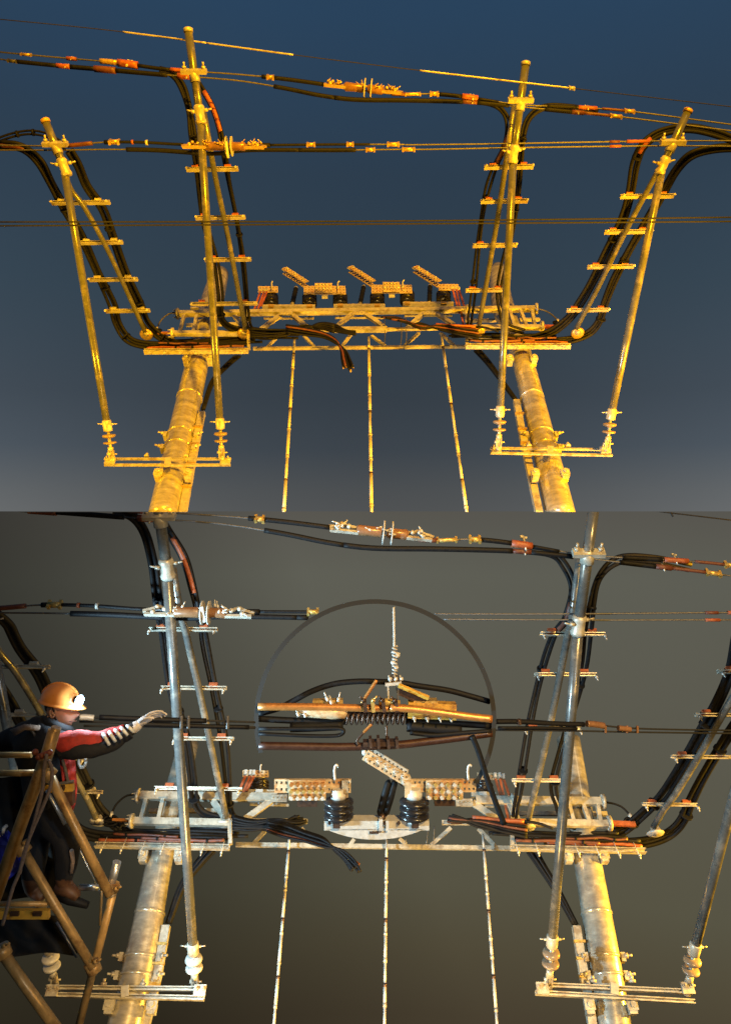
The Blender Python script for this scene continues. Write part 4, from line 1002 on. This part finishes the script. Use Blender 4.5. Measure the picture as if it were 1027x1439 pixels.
st('tube_spigot', [(165, 1211), (155, 1250)], 7, ALU, dz=.22)
st('horizontal_tube', [(-20, 1061), (45, 1061)], 4.6)
st('horizontal_tube', [(-20, 1087), (50, 1086)], 5)
st('horizontal_tube', [(-20, 1270), (68, 1270)], 4)
st('horizontal_tube', [(112, 1247), (140, 1247)], 5.2, ALU, dz=.3)
for a, b, dz in (((157, 1250), (160, 1243), .2), ((128, 1352), (134, 1366), .02), ((60, 1080), (74, 1092), -.1), ((0, 1330), (6, 1344), -.1), ((28, 1186), (36, 1198), -.1)):
    build('coupler', M().tube([sp(*a, SD + dz), sp(*b, SD + dz)], 10.5 * KS if a[0] != 0 else 12 * KS, 12).bolt(sp(a[0] + 4, a[1], SD + dz - .05), (1, -.5, .2), 3 * KS, .05), YSTEEL, t)
build('ladder_hook_plate', M().bar(sp(-20, 1284, SD - .02), sp(70, 1284, SD - .02), 12 * KS, .03, -FW), YPLATE, t)
for x in (15, 47): build('plate_slot', M().bar(sp(x, 1284, SD - .05), sp(x + 12, 1284, SD - .05), 5 * KS, .02, -FW), SPRING, t)
build('thin_brace_wire', M().tube([sp(108, 1185, SD + .3), sp(143, 1258, SD + .3)], 1.2 * KS, 6), ALU, t)
build('thin_brace_wire', M().tube([sp(66, 1110, SD + .02), sp(92, 1158, SD + .02)], 3 * KS, 6), ALU, t)
build('thin_brace_wire', M().tube([sp(80, 1296, SD + .1), sp(108, 1345, SD + .1)], 2 * KS, 6), ALU, t)
build('side_strap', M().tube([sp(144, 1240, SD + .2), sp(141, 1300, SD + .2)], 2 * KS, 6), YSTEEL, t)
# ropes
t = thing('tie_rope', 'grey-brown rope looped over the scaffold upright and hanging down its length', 'rope', sp(60, 1090, SD - .3))
for pl in ([(66, 1060), (62, 1085), (60, 1110), (50, 1150), (38, 1190), (28, 1225), (18, 1250), (4, 1300)], [(69, 1068), (74, 1085), (70, 1110), (58, 1140), (44, 1172), (34, 1200), (28, 1228)]):
    build('rope_strand', M().tube([sp(a, b, SD - .32) for a, b in smooth(pl, 8)], 2.3 * KS, 8), ROPE, t)
mb = M()
for i in range(5): mb.ball(sp(50 + i * 5, 1057 + (i * 7) % 9, SD - .28), 4.5 * KS, n=8)
build('knot', mb, SHRINK, t)
# tarpaulin widened to blacken the deck area; lower sheet stands for the deck underside
def cloth(name, x0, x1, y0, y1, d, amp, mt, lab, cat, skew=0, nx=24, ny=20, th=.02):
    vs = []
    for s_ in (0, 1):
        for j in range(ny + 1):
            for i in range(nx + 1):
                u, v = i / nx, j / ny
                x = x0 + (x1 - x0) * u + skew * v + 3 * math.sin(v * 9 + 1) * u; y = y0 + (y1 - y0) * v + 3 * math.sin(u * 7)
                vs.append(W(x, y, d + s_ * th + amp * math.sin(u * 11 + v * 3) * (.4 + v) + amp * .5 * math.sin(u * 23 - v * 7)))
    a = (nx + 1) * (ny + 1); fs = []
    for j in range(ny):
        for i in range(nx):
            b = j * (nx + 1) + i; fs += [(b, b + 1, b + nx + 2, b + nx + 1), (a + b + 1, a + b, a + b + nx + 1, a + b + nx + 2)]
    for i in range(nx):
        b = ny * (nx + 1) + i; fs += [(i + 1, i, a + i, a + i + 1), (b, b + 1, a + b + 1, a + b)]
    for j in range(ny):
        b = j * (nx + 1); e = b + nx; fs += [(b, b + nx + 1, a + b + nx + 1, a + b), (e + nx + 1, e, a + e, a + e + nx + 1)]
    return tag(build(name, M().add(vs, fs, True), mt), lab, cat)
cloth('tarpaulin', -30, 84, 1090, 1264, 4.85, .03, SHEETING, 'black tarpaulin hanging behind the yellow scaffold upright, left of the worker legs', 'tarpaulin')
cloth('dark_deck_sheet', -30, 96, 1288, 1342, 4.55, .03, SHEETING, 'near-black sheet standing in for the dark scaffold deck underside at the lower left edge', 'tarpaulin', 14)  # added near-black sheet, the deck's dark underside put into its colour
t = thing('plastic_bag', 'crumpled blue plastic bag showing beside the scaffold upright at the left edge', 'bag', W(10, 1205, 4.62))
mb = M(); random.seed(3)
nb = 14; vs = [W(12, 1200, 4.55)]
pts = []
for j in range(7):
    for i in range(nb):
        a = 2 * math.pi * i / nb; ph = math.pi * (j + .5) / 7; r = (22 + random.uniform(-5, 5)) * math.sin(ph)
        pts.append(W(8 + r * math.cos(a) * 1.1, 1202 - 34 * math.cos(ph) + random.uniform(-3, 3), 4.62 + .07 * math.sin(a) * math.sin(ph) + random.uniform(-.02, .02)))
fs = [tuple(reversed(range(nb))), tuple(6 * nb + i for i in range(nb))] + [(j * nb + i, j * nb + (i + 1) % nb, (j + 1) * nb + (i + 1) % nb, (j + 1) * nb + i) for j in range(6) for i in range(nb)]
build('bag_body', M().add(pts, fs), BLUE, t)
build('bag_tie', M().tube([W(4, 1172, 4.6), W(6, 1164, 4.58), W(10, 1160, 4.6)], .012, 6), REFL, t)

# ---- worker
PD = 4.65
def wp(x, y, dz=0): return W(x, y, PD + dz)
def skin_mesh(verts, edges, radii, rootv=0, sub=2):
    me = bpy.data.meshes.new('tmp'); me.from_pydata([tuple(v) for v in verts], edges, [])
    ob = bpy.data.objects.new('tmp', me); COL.objects.link(ob)
    ob.modifiers.new('s', 'SKIN'); 
    for i, r in enumerate(radii):
        d = me.skin_vertices[0].data[i]; d.radius = (r if isinstance(r, tuple) else (r, r)); d.use_root = (i == rootv)
    sm = ob.modifiers.new('b', 'SUBSURF'); sm.levels = sub; sm.render_levels = sub
    dg = bpy.context.evaluated_depsgraph_get(); ev = ob.evaluated_get(dg)
    m2 = ev.to_mesh(); vs = [v.co.copy() for v in m2.vertices]; fs = [tuple(p.vertices) for p in m2.polygons]
    ev.to_mesh_clear(); bpy.data.objects.remove(ob); bpy.data.meshes.remove(me)
    return vs, fs
kp = PD / F
J = [(70, 1150, 0), (64, 1105, .0), (56, 1065, .0), (54, 1036, .0), (72, 1018, .0), (82, 1005, .0),   # 0 pelvis .. 5 neck top
     (66, 1040, -.14), (100, 1047, -.18), (138, 1044, -.14), (165, 1036, -.10), (188, 1024, -.08), (200, 1015, -.07),  # 6..11 right arm to palm
     (30, 1035, .16), (0, 1045, .2), (-30, 1060, .2),                                                 # 12..14 far arm
     (78, 1160, -.10), (98, 1180, -.16), (92, 1225, -.12), (90, 1246, -.10), (112, 1262, -.12),        # 15..19 near leg, knee, shin, ankle, toe
     (55, 1165, .12), (48, 1205, .06), (46, 1240, .10), (46, 1252, .10), (64, 1262, .08)]             # 20..24 far leg
E = [(0, 1), (1, 2), (2, 3), (3, 4), (4, 5), (3, 6), (6, 7), (7, 8), (8, 9), (9, 10), (10, 11), (3, 12), (12, 13), (13, 14), (0, 15), (15, 16), (16, 17), (17, 18), (18, 19), (0, 20), (20, 21), (21, 22), (22, 23), (23, 24)]
Rr = [30, 29, 31, 29, 15, 12, 19, 15.5, 13, 11.5, 8.5, 7.5, 20, 15, 13, 21, 20, 15, 11, 9, 21, 20, 15, 11, 9]
vs, fs = skin_mesh([wp(*j) for j in J], E, [r * kp for r in Rr], 0, 3)
person = thing('person', 'worker in black jacket, red vest and orange helmet leaning out to the wires', 'person', wp(70, 1262))
from mathutils import noise as mnoise
def folds(v):
    n_ = mnoise.noise(v * 13) * .6 + mnoise.noise(Vector((v.x * 30, v.y * 20, v.z * 9))) * .5 + abs(mnoise.noise(v * 7)) * .7
    return v + Vector((0, -.6, .3)) * n_ * .016
vs = [folds(v) for v in vs]
bodym = M().add(vs, fs, True)
# head in profile, facing right
HC = wp(86, 995)
def hp(x, y, z=0): return HC + RT * (x * kp) + UP * (y * kp) - FW * (z * kp)   # local head frame in pixels
prof = []
nseg, nring = 28, 22
hv = []; hf = []
for i in range(1, nring):
    v = i / nring; ph = math.pi * v; yy = 27 * math.cos(ph)
    for j in range(nseg):
        a = 2 * math.pi * j / nseg
        rx, rz = 22.5 * math.sin(ph) ** .85, 17 * math.sin(ph) ** .8
        x, z = rx * math.cos(a), rz * math.sin(a)
        low = max(0, min(1, (-yy - 2) / 22))
        z *= 1 - .35 * low
        if x < 0: x *= 1 - .55 * low
        fr_ = max(0, math.cos(a)); near = max(0, 1 - abs(z) / 6)
        x += 2.2 * fr_ * low
        if fr_ > .5:                       # nose, brow, lips, chin along the profile
            x += near * (6.5 * math.exp(-((yy + 5) / 3.6) ** 2) + 1.6 * math.exp(-((yy - 6) / 2.5) ** 2) + 2.2 * math.exp(-((yy + 12.5) / 1.5) ** 2) + 2.0 * math.exp(-((yy + 15.5) / 1.4) ** 2) + 2.2 * math.exp(-((yy + 21) / 2.6) ** 2))
            x -= 2.4 * math.exp(-((yy - 1.5) / 2.2) ** 2) * max(0, 1 - abs(abs(z) - 7) / 5)
        hv.append((x, yy, z))
hv.append((0, 27, 0)); hv.append((3, -26, 0))
for i in range(nring - 2):
    for j in range(nseg):
        hf.append((i * nseg + j, i * nseg + (j + 1) % nseg, (i + 1) * nseg + (j + 1) % nseg, (i + 1) * nseg + j))
e1, e2 = len(hv) - 2, len(hv) - 1
for j in range(nseg): hf += [(e1, (j + 1) % nseg, j), (e2, (nring - 2) * nseg + j, (nring - 2) * nseg + (j + 1) % nseg)]
tilt = R(-10)
def hh(x, y, z): return hp(x * math.cos(tilt) - y * math.sin(tilt), x * math.sin(tilt) + y * math.cos(tilt), z)
nb_body = len(bodym.f)
bodym.add([hh(*v) for v in hv], hf, True)
# ear
er = [hh(-4 + 4.2 * math.cos(a) * (1.1 if math.sin(a) > 0 else .8), -3 + 6.4 * math.sin(a), 16.5 + 1.2 * math.cos(a)) for a in [2 * math.pi * q / 14 for q in range(15)]]
bodym.tube(er, 1.5 * kp, 7); bodym.ball(hh(-3.5, -3, 15.5), 3.6 * kp, n=8)
# near hand: palm and five fingers lying along the wire
palm = [wp(196, 1017, -.07), wp(203, 1012, -.08), wp(211, 1008, -.08)]
nb_head = len(bodym.f)
bodym.tube(smooth([tuple(p) for p in palm], 4), [6.0 * kp * (1 - .12 * abs(i - 4) / 4) for i in range(9)], 10)
for i, (dy, ln, dz) in enumerate(((-4.5, 20, -.10), (-1.8, 24, -.09), (1.0, 22, -.075), (3.6, 17, -.06))):
    f = [(205, 1010 + dy * .8, dz), (213, 1006 + dy, dz), (213 + ln * .45, 1003.5 + dy * .9, dz), (213 + ln * .75, 1003.5 + dy * .8, dz), (211 + ln, 1006 + dy * .8, dz)]
    bodym.tube([wp(*q) for q in smooth(f, 4)], [1.8 * kp * (1 - .35 * q / 16) for q in range(17)], 7)
f = [(197, 1014, -.10), (203, 1010, -.125), (210, 1008.5, -.13), (217, 1009.5, -.125)]
bodym.tube([wp(*q) for q in smooth(f, 4)], [2.1 * kp * (1 - .3 * q / 12) for q in range(13)], 7)
bo = build('body', bodym, [CLOTH, SKIN, GLOVE, BOOT], person)
for i, pgn in enumerate(bo.data.polygons):
    c = pgn.center + person.location
    rel = c - CAM; d_ = rel.dot(FW); X = CX + rel.dot(RT) / d_ * F; Y = CY - rel.dot(UP) / d_ * F
    if X > 187 and Y < 1030: pgn.material_index = 2
    elif Y > 1237 and X > 30: pgn.material_index = 3
    elif Y < 1020 and X > 66 and X < 125 and not (Y > 1014 and X < 84): pgn.material_index = 1
# eyes and mouth line
build('eye', M().ball(hh(17.5, 1.2, 7.5), 2.0 * kp, n=10), mat('eye_white', (.6, .56, .5), .2, 0, .05, 4, 0), person)
build('eyebrow', M().tube([hh(14, 5.4, 10.5), hh(19, 6.4, 7.5), hh(22, 5.6, 4.5)], 1.0 * kp, 6), CLOTH, person)
build('mouth_line', M().tube([hh(18, -13.8, 8), hh(22.5, -14, 4.5), hh(25, -14, 0)], .6 * kp, 6), DSHRINK, person)
build('chin_strap', M().tube([hh(-6, 8, 17), hh(-1, -6, 17.2), hh(5, -18, 12.5), hh(12, -25, 6), hh(14, -26.5, 0)], 1.3 * kp, 6), CLOTH, person)
build('hair', M().lathe(hh(-7, 2, 0), hh(-6, 16, 0), [(0, 15.5 * kp), (.5, 19.5 * kp), (1, 20 * kp)], 20), CLOTH, person)
# scarf / collar
build('collar', M().tube([wp(60, 1012, .02), wp(70, 1016, -.08), wp(82, 1022, -.11), wp(94, 1026, -.06), wp(98, 1026, 0)], 7 * kp, 10), CLOTH, person)
# helmet
hvv = []; hff = []
ns, nr_ = 32, 12
for i in range(nr_ + 1):
    v = i / nr_; ph = v * math.pi / 2
    for j in range(ns):
        a = 2 * math.pi * j / ns
        rx, rz = 27.5 * math.sin(ph), 22 * math.sin(ph)
        x, z = rx * math.cos(a), rz * math.sin(a); y = 26 * math.cos(ph)
        y += 1.2 * math.exp(-(z / 3.5) ** 2) * math.cos(ph * .7)
        hvv.append((x - 3, y + 8, z))
for j in range(ns):                                  # rim flare and peak
    a = 2 * math.pi * j / ns; pk = max(0, math.cos(a)) ** 2 * 9 + 2.5
    hvv.append(((27.5 + pk) * math.cos(a) - 3, 7 - max(0, math.cos(a)) * 1.5, (22 + 2.5) * math.sin(a)))
for j in range(ns):
    a = 2 * math.pi * j / ns; hvv.append((25.5 * math.cos(a) - 3, 5.5, 20 * math.sin(a)))
for i in range(nr_ + 2):
    for j in range(ns): hff.append((i * ns + j, i * ns + (j + 1) % ns, (i + 1) * ns + (j + 1) % ns, (i + 1) * ns + j))
hel_ = build('helmet', M().add([hh(*v) for v in hvv], hff, True), HELM, person)
build('helmet_ridge', M().tube([hh(-3 + 27.8 * math.cos(a), 9 + 26 * math.sin(a), 0) for a in [R(q) for q in range(20, 165, 8)]], 1.6 * kp, 8), HELM, hel_)
hl = build('headlamp', M().lathe(hh(21, 18, 8), hh(27, 18, 10), [(0, 5 * kp), (.8, 6 * kp), (1, 6.5 * kp)], 16), BLACK, person)
build('lamp_lens', M().lathe(hh(27, 18, 10), hh(29.5, 18, 11), [(0, 7.5 * kp), (.7, 7 * kp), (1, 3 * kp)], 16), LAMP, hl)
ll = bpy.data.lights.new('headlamp_light', 'POINT'); ll.energy = 14; ll.color = (.6, .82, 1); ll.shadow_soft_size = .03
lo_ = bpy.data.objects.new('headlamp_light', ll); COL.objects.link(lo_); lo_.location = hh(34, 19, 14)
# red vest panels, belt, reflective stripes
def patch(name, pts, mt, th=.012):
    """closed outline (px, py, dz) fanned from its centre, given a thickness"""
    c = tuple(sum(p[k] for p in pts) / len(pts) for k in range(3)); n_ = len(pts)
    vs = [wp(*p) for p in pts] + [wp(c[0], c[1], c[2] - .02)]; vs += [v + FW * th for v in vs]
    fs = []
    for i in range(n_):
        k = (i + 1) % n_; fs += [(i, k, n_), (k + n_ + 1, i + n_ + 1, 2 * n_ + 1), (i, i + n_ + 1, k + n_ + 1, k)]
    return build(name, M().add(vs, fs, True), mt, person)
from mathutils import noise as mnoise
def wrinkle(mb, amp=.012, sc=9):
    for v in mb.v:
        n_ = mnoise.noise(v * sc) + .5 * mnoise.noise(v * sc * 2.3)
        v += Vector((0, -.7, .7)) * n_ * amp
    return mb
def shell(name, segs, mt, r, sc=(1, 1)):
    return build(name, wrinkle(M().tube([wp(*q) for q in smooth(segs, 6)], r, 24), .014, 14), mt, person)
n_ = 13
shell('red_sleeve', [(84, 1043, -.165), (100, 1043.5, -.185), (118, 1042, -.17), (138, 1040.5, -.15), (158, 1034, -.125), (176, 1026, -.105)], RED, [v * kp for v in (14, 14.5, 15, 15.3, 15.6, 15.3, 15, 14.8, 14.5, 14.2, 14, 13.7, 13.4, 13.1, 12.9, 12.7, 12.5, 12.2, 12, 11.7, 11.4, 11.2, 11, 10.8, 10.5, 10.2, 10, 9.8, 9.6, 9.4, 9.2)])
shell('black_undersleeve', [(88, 1054, -.175), (110, 1054, -.2), (135, 1052, -.18), (160, 1043, -.15), (184, 1030, -.12)], CLOTH, [v * kp for v in [12, 12, 12, 12, 12.5, 12.5, 12.5, 12.5, 12.5, 12.2, 12, 12, 11.7, 11.5, 11.2, 11, 10.8, 10.5, 10.2, 10, 9.8, 9.4, 9, 8.6, 8.2]])
for i in range(5):
    x = 148 + i * 8.5; y = 1040 - i * 3.6
    build('reflective_stripe', M().tube([wp(x - 3, y - 9 + i * .8, -.2), wp(x + 1, y - 2, -.235), wp(x + 6, y + 7 - i, -.225)], 2.3 * kp, 8), REFL, person)
rows_ = [(1048, 84, 98), (1060, 84, 104), (1075, 85, 107), (1090, 87, 108), (1105, 90, 109), (1120, 94, 108), (1132, 96, 106), (1140, 98, 103)]
rows_ = smooth([(y, a, b) for y, a, b in rows_], 4); vs_ = []; nx_ = 14
for back in (0, 1):
    for (y, a, b) in rows_:
        for q in range(nx_ + 1):
            u = q / nx_; x = a + (b - a) * u
            p_ = wp(x, y, -.15 + .10 * u ** 2 + .012 * math.sin(u * 16 + y * .13) + .008 * math.sin(y * .4 + u * 5) + .03 * back); vs_.append(p_)
m_ = nx_ + 1; h_ = len(rows_) * m_; fs_ = []
for a in range(len(rows_) - 1):
    for q in range(nx_):
        b = a * m_ + q; fs_ += [(b, b + 1, b + m_ + 1, b + m_), (h_ + b + 1, h_ + b, h_ + b + m_, h_ + b + m_ + 1)]
build('red_vest_front', M().add(vs_, fs_, True), RED, person)
patch('reflective_patch', [(14, 1026, -.11), (34, 1018, -.12), (56, 1020, -.14), (57, 1027, -.15), (36, 1026, -.14), (22, 1034, -.12)], ROPE, .01)
build('belt', M().bar(wp(58, 1108, -.17), wp(104, 1106, -.16), 10 * kp, .03, -FW), YPLATE, person)
build('belt_buckle', M().bar(wp(84, 1107, -.19), wp(91, 1107, -.19), 6 * kp, .02, -FW), SPRING, person)
build('trouser_stripe', M().tube([wp(101, 1195, -.23), wp(103, 1210, -.2), wp(100, 1226, -.18)], 3 * kp, 6), ROPE, person)
# harness straps and pouches
for pl in ([(40, 1020, -.12), (50, 1034, -.155), (60, 1060, -.165), (66, 1090, -.165), (70, 1106, -.16)], [(58, 1098, -.165), (80, 1101, -.175), (104, 1098, -.16)], [(72, 1030, -.15), (84, 1056, -.17), (92, 1080, -.165), (96, 1100, -.16)]):
    build('harness_strap', M().tube([wp(*q) for q in smooth(pl, 5)], 2.2 * kp, 6), mat('faded_webbing', (.10, .085, .07), .8, 0, .4, 40, .4) if 'faded_webbing' not in bpy.data.materials else bpy.data.materials['faded_webbing'], person)
build('tool_pouch', M().bar(wp(62, 1112, -.19), wp(62, 1136, -.19), 16 * kp, .06, -FW), CLOTH, person)
build('tool_pouch', M().bar(wp(98, 1112, -.17), wp(99, 1130, -.17), 11 * kp, .05, -FW), BOOT, person)
# boot soles
build('boot_sole', M().tube([wp(82, 1258, -.12), wp(98, 1264, -.13), (wp(124, 1272, -.14))], [7 * kp, 7.5 * kp, 5 * kp], 10), BLACK, person)
build('boot_upper', M().tube([wp(80, 1248, -.12), wp(98, 1252, -.13), wp(110, 1262, -.14)], [9 * kp, 9 * kp, 5.5 * kp], 12), BOOT, person)
# tool hook on the worker's belt side and rope knots in front of the cable end
t = thing('carabiner', 'small grey carabiner at the worker lifeline beside his chest', 'carabiner', W(118, 1068, 4.75))
build('hook_body', M().tube([W(116 + 5 * math.cos(q), 1070 + 9 * math.sin(q), 4.75) for q in [i * math.pi / 8 for i in range(17)]], .009, 8), CAP, t)
build('hook_gate', M().bar(W(113, 1078, 4.75), W(119, 1078, 4.75), .012, .02, -FW), CAP, t)
